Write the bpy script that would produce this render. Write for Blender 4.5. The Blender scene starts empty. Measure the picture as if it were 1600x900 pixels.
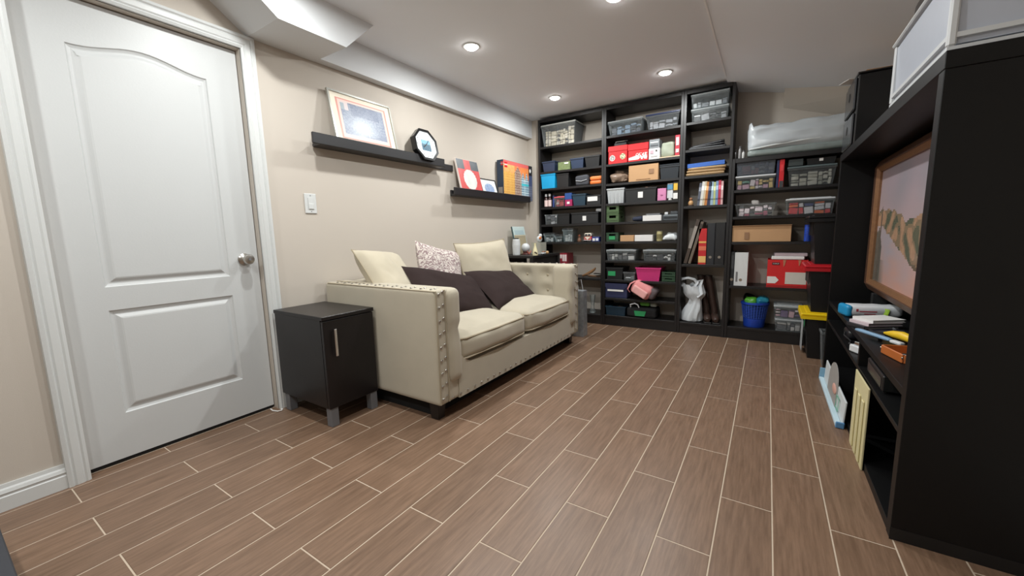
import bpy, bmesh, math, random
from mathutils import Vector, Matrix, noise
random.seed(7)
scene = bpy.context.scene
C = scene.collection
PI = math.pi
R = math.radians

# ------------------------------------------------------------------ camera
cam_d = bpy.data.cameras.new('camera'); cam_d.sensor_width = 36.0; cam_d.sensor_fit = 'HORIZONTAL'
cam_d.lens = 36.0*616.1/1600.0; cam_d.clip_start = 0.02; cam_d.clip_end = 50
cam = bpy.data.objects.new('camera', cam_d); C.objects.link(cam)
def cam_matrix(yaw, pitch, roll, loc):
    fwd = Vector((math.sin(yaw)*math.cos(pitch), math.cos(yaw)*math.cos(pitch), -math.sin(pitch)))
    rt = Vector((math.cos(yaw), -math.sin(yaw), 0)); up = rt.cross(fwd)
    r2 = math.cos(roll)*rt + math.sin(roll)*up; u2 = -math.sin(roll)*rt + math.cos(roll)*up
    m = Matrix((r2, u2, -fwd)).transposed().to_4x4(); m.translation = loc
    return m
cam.matrix_world = cam_matrix(-0.574, 0.137, -0.024, Vector((-0.0637, 0.0, 0.958)))
scene.camera = cam
# ------------------------------------------------------------------ world, exposure
w = bpy.data.worlds.new('world'); scene.world = w; w.use_nodes = True
w.node_tree.nodes['Background'].inputs[0].default_value = (0.5, 0.5, 0.52, 1)
w.node_tree.nodes['Background'].inputs[1].default_value = 0.05
scene.view_settings.view_transform = 'Standard'; scene.view_settings.look = 'None'
scene.view_settings.exposure = 0.0; scene.view_settings.gamma = 1.0
LAMP_W = 11.6            # watts of each recessed ceiling lamp
LAMP_X = (-1.75, -0.80); LAMP_Y = (3.40, 2.19, 0.98, -0.23)

# ------------------------------------------------------------------ materials
def lin(c):
    out = []
    for v in c[:3]:
        v = v/255.0
        out.append(v/12.92 if v <= 0.04045 else ((v+0.055)/1.055)**2.4)
    return (out[0], out[1], out[2], 1.0)
_M = {}
def mat(name, col, rough=0.5, metal=0.0, var=0.06, scale=30.0, bump=0.0, bscale=200.0, spec=0.5, sheen=0.0, coat=0.0):
    if name in _M: return _M[name]
    m = bpy.data.materials.new(name); m.use_nodes = True; nt = m.node_tree
    b = nt.nodes['Principled BSDF']; L = nt.links.new
    b.inputs['Roughness'].default_value = rough; b.inputs['Metallic'].default_value = metal
    b.inputs['Specular IOR Level'].default_value = spec
    if sheen: b.inputs['Sheen Weight'].default_value = sheen
    if coat: b.inputs['Coat Weight'].default_value = coat
    tc = nt.nodes.new('ShaderNodeTexCoord')
    n = nt.nodes.new('ShaderNodeTexNoise'); n.inputs['Scale'].default_value = scale; n.inputs['Detail'].default_value = 3
    L(tc.outputs['Object'], n.inputs['Vector'])
    mix = nt.nodes.new('ShaderNodeMix'); mix.data_type = 'RGBA'
    c = lin(col)
    mix.inputs['A'].default_value = tuple(min(1, x*(1-var)) for x in c[:3])+(1,)
    mix.inputs['B'].default_value = tuple(min(1, x*(1+var)) for x in c[:3])+(1,)
    L(n.outputs['Fac'], mix.inputs['Factor']); L(mix.outputs['Result'], b.inputs['Base Color'])
    if bump:
        n2 = nt.nodes.new('ShaderNodeTexNoise'); n2.inputs['Scale'].default_value = bscale; n2.inputs['Detail'].default_value = 2
        L(tc.outputs['Object'], n2.inputs['Vector'])
        bp = nt.nodes.new('ShaderNodeBump'); bp.inputs['Strength'].default_value = bump; bp.inputs['Distance'].default_value = 0.004
        L(n2.outputs['Fac'], bp.inputs['Height']); L(bp.outputs['Normal'], b.inputs['Normal'])
    _M[name] = m
    return m
def clear_mat(name, col, opacity=0.35, rough=0.15):
    if name in _M: return _M[name]
    m = bpy.data.materials.new(name); m.use_nodes = True; nt = m.node_tree; L = nt.links.new
    b = nt.nodes['Principled BSDF']; b.inputs['Base Color'].default_value = lin(col); b.inputs['Roughness'].default_value = rough
    tr = nt.nodes.new('ShaderNodeBsdfTransparent')
    mx = nt.nodes.new('ShaderNodeMixShader')
    fr = nt.nodes.new('ShaderNodeFresnel'); fr.inputs['IOR'].default_value = 1.22
    ad = nt.nodes.new('ShaderNodeMath'); ad.operation = 'ADD'; ad.use_clamp = True
    n = nt.nodes.new('ShaderNodeTexNoise'); n.inputs['Scale'].default_value = 14
    mm = nt.nodes.new('ShaderNodeMath'); mm.operation = 'MULTIPLY_ADD'; mm.inputs[1].default_value = 0.2; mm.inputs[2].default_value = opacity-0.1
    L(n.outputs['Fac'], mm.inputs[0]); L(mm.outputs[0], ad.inputs[0]); L(fr.outputs[0], ad.inputs[1])
    L(ad.outputs[0], mx.inputs[0]); L(tr.outputs[0], mx.inputs[1]); L(b.outputs[0], mx.inputs[2])
    L(mx.outputs[0], nt.nodes['Material Output'].inputs['Surface'])
    _M[name] = m
    return m
def emit_mat(name, col, s):
    m = bpy.data.materials.new(name); m.use_nodes = True; nt = m.node_tree
    e = nt.nodes.new('ShaderNodeEmission'); e.inputs[0].default_value = lin(col); e.inputs[1].default_value = s
    nt.links.new(e.outputs[0], nt.nodes['Material Output'].inputs['Surface'])
    return m
def print_mat(name='printed', rough=0.45):
    if name in _M: return _M[name]
    m = bpy.data.materials.new(name); m.use_nodes = True; nt = m.node_tree
    b = nt.nodes['Principled BSDF']; b.inputs['Roughness'].default_value = rough
    a = nt.nodes.new('ShaderNodeVertexColor'); a.layer_name = 'Col'
    nt.links.new(a.outputs['Color'], b.inputs['Base Color'])
    _M[name] = m
    return m

def tile_material():
    m = bpy.data.materials.new('wood_look_tile'); m.use_nodes = True; nt = m.node_tree; L = nt.links.new
    b = nt.nodes['Principled BSDF']
    tc = nt.nodes.new('ShaderNodeTexCoord'); oi = nt.nodes.new('ShaderNodeObjectInfo')
    off = nt.nodes.new('ShaderNodeVectorMath'); off.operation = 'MULTIPLY_ADD'
    cmb = nt.nodes.new('ShaderNodeCombineXYZ')
    for i in range(3): L(oi.outputs['Random'], cmb.inputs[i])
    L(cmb.outputs[0], off.inputs[0]); off.inputs[1].default_value = (37, 19, 53); L(tc.outputs['Object'], off.inputs[2])
    mp = nt.nodes.new('ShaderNodeMapping'); mp.inputs['Scale'].default_value = (60, 4, 1)
    L(off.outputs[0], mp.inputs['Vector'])
    n1 = nt.nodes.new('ShaderNodeTexNoise'); n1.inputs['Scale'].default_value = 1.6; n1.inputs['Detail'].default_value = 6; n1.inputs['Roughness'].default_value = 0.65
    L(mp.outputs[0], n1.inputs['Vector'])
    n2 = nt.nodes.new('ShaderNodeTexNoise'); n2.inputs['Scale'].default_value = 5; L(off.outputs[0], n2.inputs['Vector'])
    cr = nt.nodes.new('ShaderNodeValToRGB'); e = cr.color_ramp.elements
    e[0].position = 0.28; e[0].color = lin((100, 77, 60)); e[1].position = 0.75; e[1].color = lin((135, 108, 88))
    L(n1.outputs['Fac'], cr.inputs['Fac'])
    hs = nt.nodes.new('ShaderNodeHueSaturation')
    mr = nt.nodes.new('ShaderNodeMapRange'); mr.inputs['To Min'].default_value = 0.93; mr.inputs['To Max'].default_value = 1.07
    L(oi.outputs['Random'], mr.inputs['Value']); L(mr.outputs[0], hs.inputs['Value'])
    L(cr.outputs['Color'], hs.inputs['Color']); L(hs.outputs['Color'], b.inputs['Base Color'])
    rr = nt.nodes.new('ShaderNodeMapRange'); rr.inputs['To Min'].default_value = 0.30; rr.inputs['To Max'].default_value = 0.44
    L(n2.outputs['Fac'], rr.inputs['Value']); L(rr.outputs[0], b.inputs['Roughness'])
    bp = nt.nodes.new('ShaderNodeBump'); bp.inputs['Strength'].default_value = 0.12; bp.inputs['Distance'].default_value = 0.002
    L(n1.outputs['Fac'], bp.inputs['Height']); L(bp.outputs['Normal'], b.inputs['Normal'])
    return m
def damask_material():
    m = bpy.data.materials.new('damask_fabric'); m.use_nodes = True; nt = m.node_tree; L = nt.links.new
    b = nt.nodes['Principled BSDF']; b.inputs['Roughness'].default_value = 0.9; b.inputs['Sheen Weight'].default_value = 0.2
    tc = nt.nodes.new('ShaderNodeTexCoord')
    n = nt.nodes.new('ShaderNodeTexNoise'); n.inputs['Scale'].default_value = 9; n.inputs['Detail'].default_value = 0.5
    L(tc.outputs['Object'], n.inputs['Vector'])
    ad = nt.nodes.new('ShaderNodeMix'); ad.data_type = 'VECTOR'; ad.inputs['Factor'].default_value = 0.07
    L(tc.outputs['Object'], ad.inputs['A']); L(n.outputs['Color'], ad.inputs['B'])
    wv = nt.nodes.new('ShaderNodeTexWave'); wv.wave_type = 'RINGS'; wv.inputs['Scale'].default_value = 12; wv.inputs['Distortion'].default_value = 14; wv.inputs['Detail'].default_value = 3; wv.inputs['Detail Scale'].default_value = 2.6
    L(ad.outputs['Result'], wv.inputs['Vector'])
    cr = nt.nodes.new('ShaderNodeValToRGB'); cr.color_ramp.interpolation = 'EASE'; e = cr.color_ramp.elements
    e[0].position = 0.42; e[0].color = lin((150, 128, 128)); e[1].position = 0.55; e[1].color = lin((214, 204, 196))
    L(wv.outputs['Fac'], cr.inputs['Fac']); L(cr.outputs['Color'], b.inputs['Base Color'])
    return m

wallM = mat('wall_paint', (197, 188, 177), 0.75, var=0.015, scale=3, bump=0.06, bscale=350)
ceilM = mat('ceiling_paint', (238, 241, 246), 0.85, var=0.01, scale=3, bump=0.05, bscale=300)
sofM = mat('soffit_paint', (217, 219, 221), 0.8, var=0.01, scale=3)
trimM = mat('white_trim_paint', (209, 211, 210), 0.38, var=0.012, scale=5)
doorM = mat('white_door_paint', (200, 202, 202), 0.42, var=0.012, scale=5, bump=0.05, bscale=120)
groutM = mat('grout', (188, 171, 152), 0.9, var=0.1, scale=60)
tileM = tile_material()
blackM = mat('black_brown_laminate', (23, 21, 22), 0.42, var=0.18, scale=25)
ledgeM = mat('black_stained_ledge', (30, 29, 31), 0.4, var=0.12, scale=20)
tvM = mat('black_furniture_foil', (11, 11, 12), 0.45, var=0.2, scale=12, spec=0.3)
nsM = mat('espresso_laminate', (24, 20, 21), 0.35, var=0.12, scale=15, spec=0.4)
sofaM = mat('beige_microfibre', (180, 171, 152), 0.92, var=0.07, scale=9, bump=0.25, bscale=500, sheen=0.25)
pipeM = mat('beige_piping', (164, 152, 130), 0.9, var=0.05)
pillM = mat('beige_pillow_fabric', (188, 178, 157), 0.92, var=0.05, scale=8, bump=0.2, bscale=500, sheen=0.2)
dpilM = mat('dark_brown_fabric', (50, 39, 38), 0.95, var=0.1, scale=20, bump=0.35, bscale=600, sheen=0.0, spec=0.2)
steelM = mat('brushed_nickel', (190, 186, 180), 0.28, metal=1.0, var=0.03)
chromeM = mat('chrome', (225, 225, 228), 0.12, metal=1.0, var=0.02)
greyM = mat('grey_plastic', (112, 113, 117), 0.5)
goldM = mat('antique_gold_wood', (96, 68, 52), 0.5, metal=0.2, var=0.3, scale=60, bump=0.5, bscale=150)
paperM = mat('white_paper', (228, 227, 224), 0.7, var=0.03)
cardM = mat('kraft_cardboard', (190, 150, 110), 0.85, var=0.05, scale=12, bump=0.08)
inkM = mat('dark_ink', (60, 52, 46), 0.7)
clearM = clear_mat('clear_plastic', (205, 212, 214), 0.05)
smokeM = clear_mat('grey_clear_plastic', (150, 154, 156), 0.13)
glassM = clear_mat('thin_glass', (190, 205, 208), 0.10, 0.05)
milkM = mat('frosted_white_plastic', (205, 208, 210), 0.35, var=0.03)
def cm(col, rough=0.45, **k):
    return mat('plastic_%d_%d_%d_%d' % (col[0], col[1], col[2], int(rough*100)), col, rough, **k)

# ------------------------------------------------------------------ mesh helpers
class MB:
    def __init__(s): s.v = []; s.f = []
    def add(s, vs, fs):
        o = len(s.v); s.v += [tuple(v) for v in vs]; s.f += [tuple(i+o for i in f) for f in fs]; return s
    def box(s, x0, x1, y0, y1, z0, z1):
        vs = [(x0,y0,z0),(x1,y0,z0),(x1,y1,z0),(x0,y1,z0),(x0,y0,z1),(x1,y0,z1),(x1,y1,z1),(x0,y1,z1)]
        return s.add(vs, [(3,2,1,0),(4,5,6,7),(0,1,5,4),(1,2,6,5),(2,3,7,6),(3,0,4,7)])
    def cbox(s, x0, x1, y0, y1, z0, z1, c=0.003):        # chamfered box, 44 triangles
        c = min(c, (x1-x0)*.45, (y1-y0)*.45, (z1-z0)*.45)
        bm = bmesh.new(); bmesh.ops.create_cube(bm, size=1)
        for v in bm.verts: v.co = Vector(((x0+x1)/2+v.co.x*(x1-x0), (y0+y1)/2+v.co.y*(y1-y0), (z0+z1)/2+v.co.z*(z1-z0)))
        bmesh.ops.bevel(bm, geom=bm.edges[:], offset=c, segments=1, affect='EDGES')
        return s.frombm(bm)
    def frombm(s, bm):
        bm.verts.index_update()
        s.add([v.co[:] for v in bm.verts], [[v.index for v in f.verts] for f in bm.faces]); bm.free(); return s
    def taper(s, x0, x1, y0, y1, z0, z1, t):             # box narrower by t at the foot
        vs = [(x0+t,y0+t,z0),(x1-t,y0+t,z0),(x1-t,y1-t,z0),(x0+t,y1-t,z0),(x0,y0,z1),(x1,y0,z1),(x1,y1,z1),(x0,y1,z1)]
        return s.add(vs, [(3,2,1,0),(4,5,6,7),(0,1,5,4),(1,2,6,5),(2,3,7,6),(3,0,4,7)])
    def tub(s, x0, x1, y0, y1, z0, z1, t, wl=0.003):     # open-topped tapered shell
        o = [(x0+t,y0+t,z0),(x1-t,y0+t,z0),(x1-t,y1-t,z0),(x0+t,y1-t,z0),(x0,y0,z1),(x1,y0,z1),(x1,y1,z1),(x0,y1,z1)]
        i = [(x0+t+wl,y0+t+wl,z0+wl),(x1-t-wl,y0+t+wl,z0+wl),(x1-t-wl,y1-t-wl,z0+wl),(x0+t+wl,y1-t-wl,z0+wl),(x0+wl,y0+wl,z1),(x1-wl,y0+wl,z1),(x1-wl,y1-wl,z1),(x0+wl,y1-wl,z1)]
        fs = [(3,2,1,0),(0,1,5,4),(1,2,6,5),(2,3,7,6),(3,0,4,7),(8,9,10,11)]
        fs += [(8+4,8+5,9,8),(8+5,8+6,10,9),(8+6,8+7,11,10),(8+7,8+4,8,11)]
        fs += [(4,5,13,12),(5,6,14,13),(6,7,15,14),(7,4,12,15)]
        return s.add(o+i, fs)
    def cyl(s, c, r, h, n=16, r2=None, axis='z'):
        r2 = r if r2 is None else r2; vs = []
        for k in range(2):
            for i in range(n):
                a = 2*PI*i/n; rr = (r, r2)[k]
                p = (rr*math.cos(a), rr*math.sin(a), h*k)
                if axis == 'x': p = (p[2], p[0], p[1])
                elif axis == 'y': p = (p[1], p[2], p[0])
                vs.append((c[0]+p[0], c[1]+p[1], c[2]+p[2]))
        fs = [tuple(range(n-1,-1,-1)), tuple(range(n,2*n))]+[(i,(i+1)%n,n+(i+1)%n,n+i) for i in range(n)]
        return s.add(vs, fs)
    def lathe(s, c, prof, n=18, axis='z'):
        vs = []; fs = []; m = len(prof)
        for (r, z) in prof:
            for i in range(n):
                a = 2*PI*i/n; p = (r*math.cos(a), r*math.sin(a), z)
                if axis == 'x': p = (p[2], p[0], p[1])
                elif axis == 'y': p = (p[1], p[2], p[0])
                vs.append((c[0]+p[0], c[1]+p[1], c[2]+p[2]))
        for k in range(m-1):
            for i in range(n): fs.append((k*n+i, k*n+(i+1)%n, (k+1)*n+(i+1)%n, (k+1)*n+i))
        fs.append(tuple(range(n-1,-1,-1))); fs.append(tuple((m-1)*n+i for i in range(n)))
        return s.add(vs, fs)
    def tube(s, pts, rad, n=8, flat=1.0):
        pts = [Vector(p) for p in pts]; m = len(pts)
        rad = rad if isinstance(rad, (list, tuple)) else [rad]*m
        vs = []; fs = []
        t0 = (pts[1]-pts[0]).normalized(); nrm = t0.orthogonal().normalized()
        for k in range(m):
            t = (pts[min(k+1,m-1)]-pts[max(k-1,0)]).normalized()
            nrm = (nrm-t*nrm.dot(t)).normalized(); bn = t.cross(nrm)
            for i in range(n):
                a = 2*PI*i/n; vs.append(pts[k]+nrm*rad[k]*math.cos(a)*flat+bn*rad[k]*math.sin(a))
        for k in range(m-1):
            for i in range(n): fs.append((k*n+i, k*n+(i+1)%n, (k+1)*n+(i+1)%n, (k+1)*n+i))
        fs.append(tuple(range(n-1,-1,-1))); fs.append(tuple((m-1)*n+i for i in range(n)))
        return s.add(vs, fs)
    def prism(s, poly, a0, a1, axis='x'):                # polygon in the other two axes, extruded
        n = len(poly); vs = []
        for a in (a0, a1):
            for (p, q) in poly:
                vs.append({'x':(a,p,q),'y':(p,a,q),'z':(p,q,a)}[axis])
        fs = [tuple(range(n-1,-1,-1)), tuple(range(n,2*n))]+[(i,(i+1)%n,n+(i+1)%n,n+i) for i in range(n)]
        return s.add(vs, fs)
    def sphere(s, c, r, n=10, m=7, sc=(1,1,1)):
        vs = [(c[0],c[1],c[2]-r*sc[2])]; fs = []
        for k in range(1, m):
            t = -PI/2+PI*k/m
            for i in range(n):
                a = 2*PI*i/n; vs.append((c[0]+r*sc[0]*math.cos(t)*math.cos(a), c[1]+r*sc[1]*math.cos(t)*math.sin(a), c[2]+r*sc[2]*math.sin(t)))
        vs.append((c[0],c[1],c[2]+r*sc[2])); top = len(vs)-1
        for i in range(n):
            fs.append((0, 1+(i+1)%n, 1+i)); fs.append((top, top-n+i, top-n+(i+1)%n))
            for k in range(m-2): fs.append((1+k*n+i, 1+k*n+(i+1)%n, 1+(k+1)*n+(i+1)%n, 1+(k+1)*n+i))
        return s.add(vs, fs)
    def mesh(s, name, smooth=False):
        me = bpy.data.meshes.new(name); me.from_pydata(s.v, [], s.f)
        bm = bmesh.new(); bm.from_mesh(me); bmesh.ops.recalc_face_normals(bm, faces=bm.faces[:]); bm.to_mesh(me); bm.free()
        if smooth:
            for p in me.polygons: p.use_smooth = True
            try: me.set_sharp_from_angle(angle=R(38))
            except Exception: pass
        return me

def softbox(x0, x1, y0, y1, z0, z1, r, cuts=8, fn=None):
    bm = bmesh.new(); bmesh.ops.create_cube(bm, size=2)
    bmesh.ops.subdivide_edges(bm, edges=bm.edges[:], cuts=cuts, use_grid_fill=True)
    hx, hy, hz = (x1-x0)/2, (y1-y0)/2, (z1-z0)/2; c = Vector(((x0+x1)/2, (y0+y1)/2, (z0+z1)/2))
    r = min(r, hx, hy, hz)
    for v in bm.verts:
        u = v.co.copy()
        def sp(t, h):                                    # move the grid lines towards the rounded rim
            return math.copysign(abs(t)**0.75, t)*h
        p = Vector((sp(u.x,hx), sp(u.y,hy), sp(u.z,hz)))
        q = Vector((max(-hx+r, min(hx-r, p.x)), max(-hy+r, min(hy-r, p.y)), max(-hz+r, min(hz-r, p.z))))
        d = p-q
        if d.length > 1e-9: p = q+d.normalized()*r
        if fn: p = fn(p, u)
        v.co = p+c
    return MB().frombm(bm)

def setprops(o, label=None, cat=None, group=None, kind=None):
    if label: o['label'] = label
    if cat: o['category'] = cat
    if group: o['group'] = group
    if kind: o['kind'] = kind
    return o
def link(name, data, parent=None, m=None):
    o = bpy.data.objects.new(name, data); C.objects.link(o)
    if parent: o.parent = parent
    if m and data is not None:
        if len(data.materials) == 0: data.materials.append(m)
    return o
def obj(name, mb, m, parent=None, smooth=False, loc=None, rot=None, kind=None):
    me = mb if isinstance(mb, bpy.types.Mesh) else mb.mesh(name, smooth)
    o = link(name, me, parent, m)
    if loc: o.location = loc
    if rot: o.rotation_euler = rot
    if kind: o['kind'] = kind
    return o
def thing(name, label, cat, loc=(0,0,0), rotz=0, group=None, rot=None):
    o = link(name, None); o.empty_display_size = 0.05
    o.location = loc; o.rotation_euler = rot or (0,0,rotz)
    return setprops(o, label, cat, group)
def one(name, mb, m, label, cat, loc=None, rot=None, group=None, smooth=False, kind=None):
    return setprops(obj(name, mb, m, None, smooth, loc, rot), label, cat, group, kind)
def struct(name, mb, m, smooth=False):
    return setprops(obj(name, mb, m, None, smooth), kind='structure')
def text(s, size, m, parent, loc, rot, name='lettering', bold=0.0):
    cu = bpy.data.curves.new('t', 'FONT'); cu.body = s; cu.size = size; cu.align_x = 'CENTER'; cu.align_y = 'CENTER'; cu.extrude = 0.0004; cu.offset = bold; cu.resolution_u = 3
    t = bpy.data.objects.new('t', cu); C.objects.link(t)
    dg = bpy.context.evaluated_depsgraph_get(); me = bpy.data.meshes.new_from_object(t.evaluated_get(dg))
    bpy.data.objects.remove(t); me.materials.clear()
    return obj(name, me, m, parent, loc=loc, rot=rot)
def printed(name, w, h, nu, nv, fn, parent, loc, rot, m=None):
    """flat print: w x h grid in local XY, centred, colour fn(u, v) with u, v in 0..1"""
    vs = []; fs = []; cols = []
    for j in range(nv):
        for i in range(nu):
            o = len(vs)
            for (a, b) in ((i,j),(i+1,j),(i+1,j+1),(i,j+1)): vs.append(((a/nu-.5)*w, (b/nv-.5)*h, 0))
            c = lin(fn((i+.5)/nu, (j+.5)/nv)); cols += [c]*4
            fs.append((o,o+1,o+2,o+3))
    me = bpy.data.meshes.new(name); me.from_pydata(vs, [], fs)
    ca = me.color_attributes.new('Col', 'FLOAT_COLOR', 'POINT')
    flat = [x for c in cols for x in c]; ca.data.foreach_set('color', flat)
    return obj(name, me, m or print_mat(), parent, loc=loc, rot=rot)
def nz(x, y, z=0.0): return noise.noise(Vector((x, y, z)))
def mixc(a, b, t):
    t = max(0, min(1, t)); return tuple(a[i]*(1-t)+b[i]*t for i in range(3))
FACE_FRONT = (PI/2, 0, 0)           # print plane standing, looking towards -Y
FACE_X = (PI/2, 0, PI/2)            # print plane standing, looking towards +X
FACE_NX = (PI/2, 0, -PI/2)          # looking towards -X

# ================================================================== STRUCTURE
XL, XR, YB, YF, ZC = -2.36, 0.74, -1.9, 4.16, 2.17
# floor slab (grout) and tiles
floor = struct('floor', MB().box(XL-.1, XR+.1, YB-.1, YF+.1, -0.12, -0.0011), groutM)
W, LT, G = 0.155, 0.62, 0.0042
cache = {}
k = math.floor(XL/W)
for k in range(math.floor(XL/W), math.ceil(XR/W)):
    ph = (1.65 if k % 2 else 3.65)*W
    n0 = math.floor((YB-ph)/LT)
    for n in range(n0, n0+13):
        x0, x1 = max(k*W+G/2, XL-.04), min((k+1)*W-G/2, XR)
        y0, y1 = max(ph+n*LT+G/2, YB), min(ph+(n+1)*LT-G/2, YF)
        if x1-x0 < .01 or y1-y0 < .01: continue
        key = (round(x1-x0, 4), round(y1-y0, 4))
        if key not in cache:
            a, b = key; c = 0.0009
            cache[key] = MB().add([(-a/2,-b/2,-.0018),(a/2,-b/2,-.0018),(a/2,b/2,-.0018),(-a/2,b/2,-.0018),(-a/2,-b/2,-c),(a/2,-b/2,-c),(a/2,b/2,-c),(-a/2,b/2,-c),(-a/2+c,-b/2+c,0),(a/2-c,-b/2+c,0),(a/2-c,b/2-c,0),(-a/2+c,b/2-c,0)],
                [(0,1,5,4),(1,2,6,5),(2,3,7,6),(3,0,4,7),(4,5,9,8),(5,6,10,9),(6,7,11,10),(7,4,8,11),(8,9,10,11)]).mesh('floor_tile')
        obj('floor_tile', cache[key], tileM, floor, loc=((x0+x1)/2, (y0+y1)/2, 0))
# walls
DY0, DY1, DZ = 0.318, 1.066, 1.915          # door opening
wl = MB().box(XL-.12, XL, YB-.1, DY0, -.001, ZC+.2).box(XL-.12, XL, DY1, YF+.1, -.001, ZC+.2).box(XL-.12, XL, DY0, DY1, DZ, ZC+.2)
struct('wall_left', wl, wallM)
wb = MB().box(XL, XR, YF, YF+.1, -.001, ZC+.2).box(XL, -2.196, 3.935, YF, -.001, ZC+.05)
struct('wall_back', wb, wallM)
struct('wall_right', MB().box(XR, XR+.1, YB-.1, YF+.1, -.001, ZC+.2), wallM)
struct('wall_front', MB().box(XL, XR, YB-.1, YB, -.001, ZC+.2), wallM)
# ceiling: flat on the left, sloping stair underside on the right
XS = -0.41
ce = MB().box(XL-.1, XS, YB-.1, YF+.1, ZC, ZC+.1)
zr = ZC-.018-.215*(XR-XS)
ce.prism([(XS, ZC-.018), (XR, zr), (XR, ZC+.1), (XS, ZC+.1)], YB, YF, 'y')
struct('ceiling', ce, ceilM)
struct('trim_1', MB().box(XS-.004, XS+.006, YB, 3.72, ZC-.0225, ZC-.0165), mat('bead_lit_white', (252,252,252), .6, var=0.0))          # corner bead; its lit edge is put in as extra-white colour
bm = bmesh.new()                                        # stair bulkhead over the low bookcase
for v in ((-.01,4.158,1.946), (.735,4.02,1.88), (.735,4.158,1.70), (-.01,4.03,2.069), (.735,3.90,1.909), (-.01,4.158,2.10), (.735,4.158,2.0)): bm.verts.new(v)
bmesh.ops.convex_hull(bm, input=bm.verts[:])
struct('trim_2', MB().frombm(bm), wallM)
# shallow soffit along the left wall and the deeper duct box over the door
struct('trim_4', MB().box(XL, -2.298, 1.4685, 3.935, 1.9865, ZC), sofM)
struct('trim_5', MB().prism([(1.108,1.985),(1.468,1.985),(1.66,ZC),(.85,ZC)], XL, -2.05, 'x'), sofM)
# baseboards
def base_profile(h=.098):
    return [(0,0),(.016,0),(.016,.052),(.013,.056),(.013,.062),(.016,.066),(.012,.078),(.008,.084),(.006,h),(0,h)]
def baseboard(name, y0, y1):
    struct(name, MB().prism([(XL+.0005+a, b+.0005) for a, b in base_profile()], y0, y1, 'y'), trimM)
baseboard('baseboard_left', YB, 0.252)
baseboard('baseboard_left', 1.135, 3.93)
struct('baseboard_back', MB().prism([(YF-.0005-a, b+.0005) for a, b in base_profile()], .45, XR, 'x'), trimM)
struct('baseboard_right', MB().prism([(XR-.0005-a, b+.0005) for a, b in base_profile()], YB, 1.50, 'y'), trimM)

# ------------------------------------------------------------------ door
door = setprops(link('door_1', None), 'white moulded two-panel door with an arched upper panel', None, None, 'structure')
door.location = (-2.40, 0, 0)
def offset_poly(poly, d):
    n = len(poly); out = []
    for i in range(n):
        p0, p1, p2 = Vector(poly[i-1]), Vector(poly[i]), Vector(poly[(i+1) % n])
        e1 = (p1-p0).normalized(); e2 = (p2-p1).normalized()
        n1 = Vector((-e1.y, e1.x)); n2 = Vector((-e2.y, e2.x))
        b = (n1+n2).normalized(); out.append(tuple(p1+b*(d/max(.3, b.dot(n1)))))
    return out
lo = [(.455,.217),(.922,.217),(.922,.674),(.455,.674)]
up = [(.455,.774),(.922,.774),(.922,1.737)]
N = 18
for i in range(1, N):
    t = i/N; y = .922-(.922-.455)*t
    s_ = abs(t-.5)*2
    up.append((y, 1.737+.040*(0.5+0.5*math.cos(PI*min(1, s_*1.05)))))
up.append((.455, 1.737))
dy0, dy1, dz0, dz1 = DY0+.004, DY1-.004, .018, DZ-.004
bm = bmesh.new(); edges = []
for loop in ([(dy0,dz0),(dy1,dz0),(dy1,dz1),(dy0,dz1)], lo, up):
    vs = [bm.verts.new((0, a, b)) for a, b in loop]
    edges += [bm.edges.new((vs[i], vs[(i+1) % len(vs)])) for i in range(len(vs))]
bmesh.ops.triangle_fill(bm, use_beauty=True, edges=edges)
slab = MB().frombm(bm)
d = -.035
slab.add([(0,dy0,dz0),(0,dy1,dz0),(0,dy1,dz1),(0,dy0,dz1),(d,dy0,dz0),(d,dy1,dz0),(d,dy1,dz1),(d,dy0,dz1)], [(0,1,5,4),(1,2,6,5),(2,3,7,6),(3,0,4,7),(4,5,6,7)])
obj('door_slab', slab, doorM, door)
for loop in (lo, up):
    mb = MB(); prev = None; n = len(loop)
    steps = [(0,0),(.004,-.005),(.012,-.008),(.016,-.0085),(.021,-.0075),(.034,-.001),(.040,.0005)]
    rings = []
    for (off, dep) in steps:
        pl = offset_poly(loop, off); base = len(mb.v)
        mb.v += [(dep, a, b) for a, b in pl]; rings.append(base)
    for a, b in zip(rings, rings[1:]):
        for i in range(n): mb.f.append((a+i, a+(i+1) % n, b+(i+1) % n, b+i))
    mb.f.append(tuple(rings[-1]+i for i in range(n)))
    obj('door_panel', mb, doorM, door)
# shade under the door, put in as a dark strip in the threshold gap
obj('door_gap_shade', MB().box(-.033, -.004, dy0, dy1, .004, .0175), mat('gap_shade', (20,18,17), .9), door)
kn = obj('door_knob', MB().lathe((0,.995,.857), [(.030,0.0005),(.031,.006),(.024,.012),(.011,.016),(.011,.030),(.020,.036),(.026,.046),(.027,.056),(.023,.064),(.012,.067)], 20, 'x'), steelM, door, True)
obj('keyhole', MB().lathe((.0672,.995,.857), [(.006,0),(.006,.001)], 10, 'x'), greyM, kn)
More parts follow.
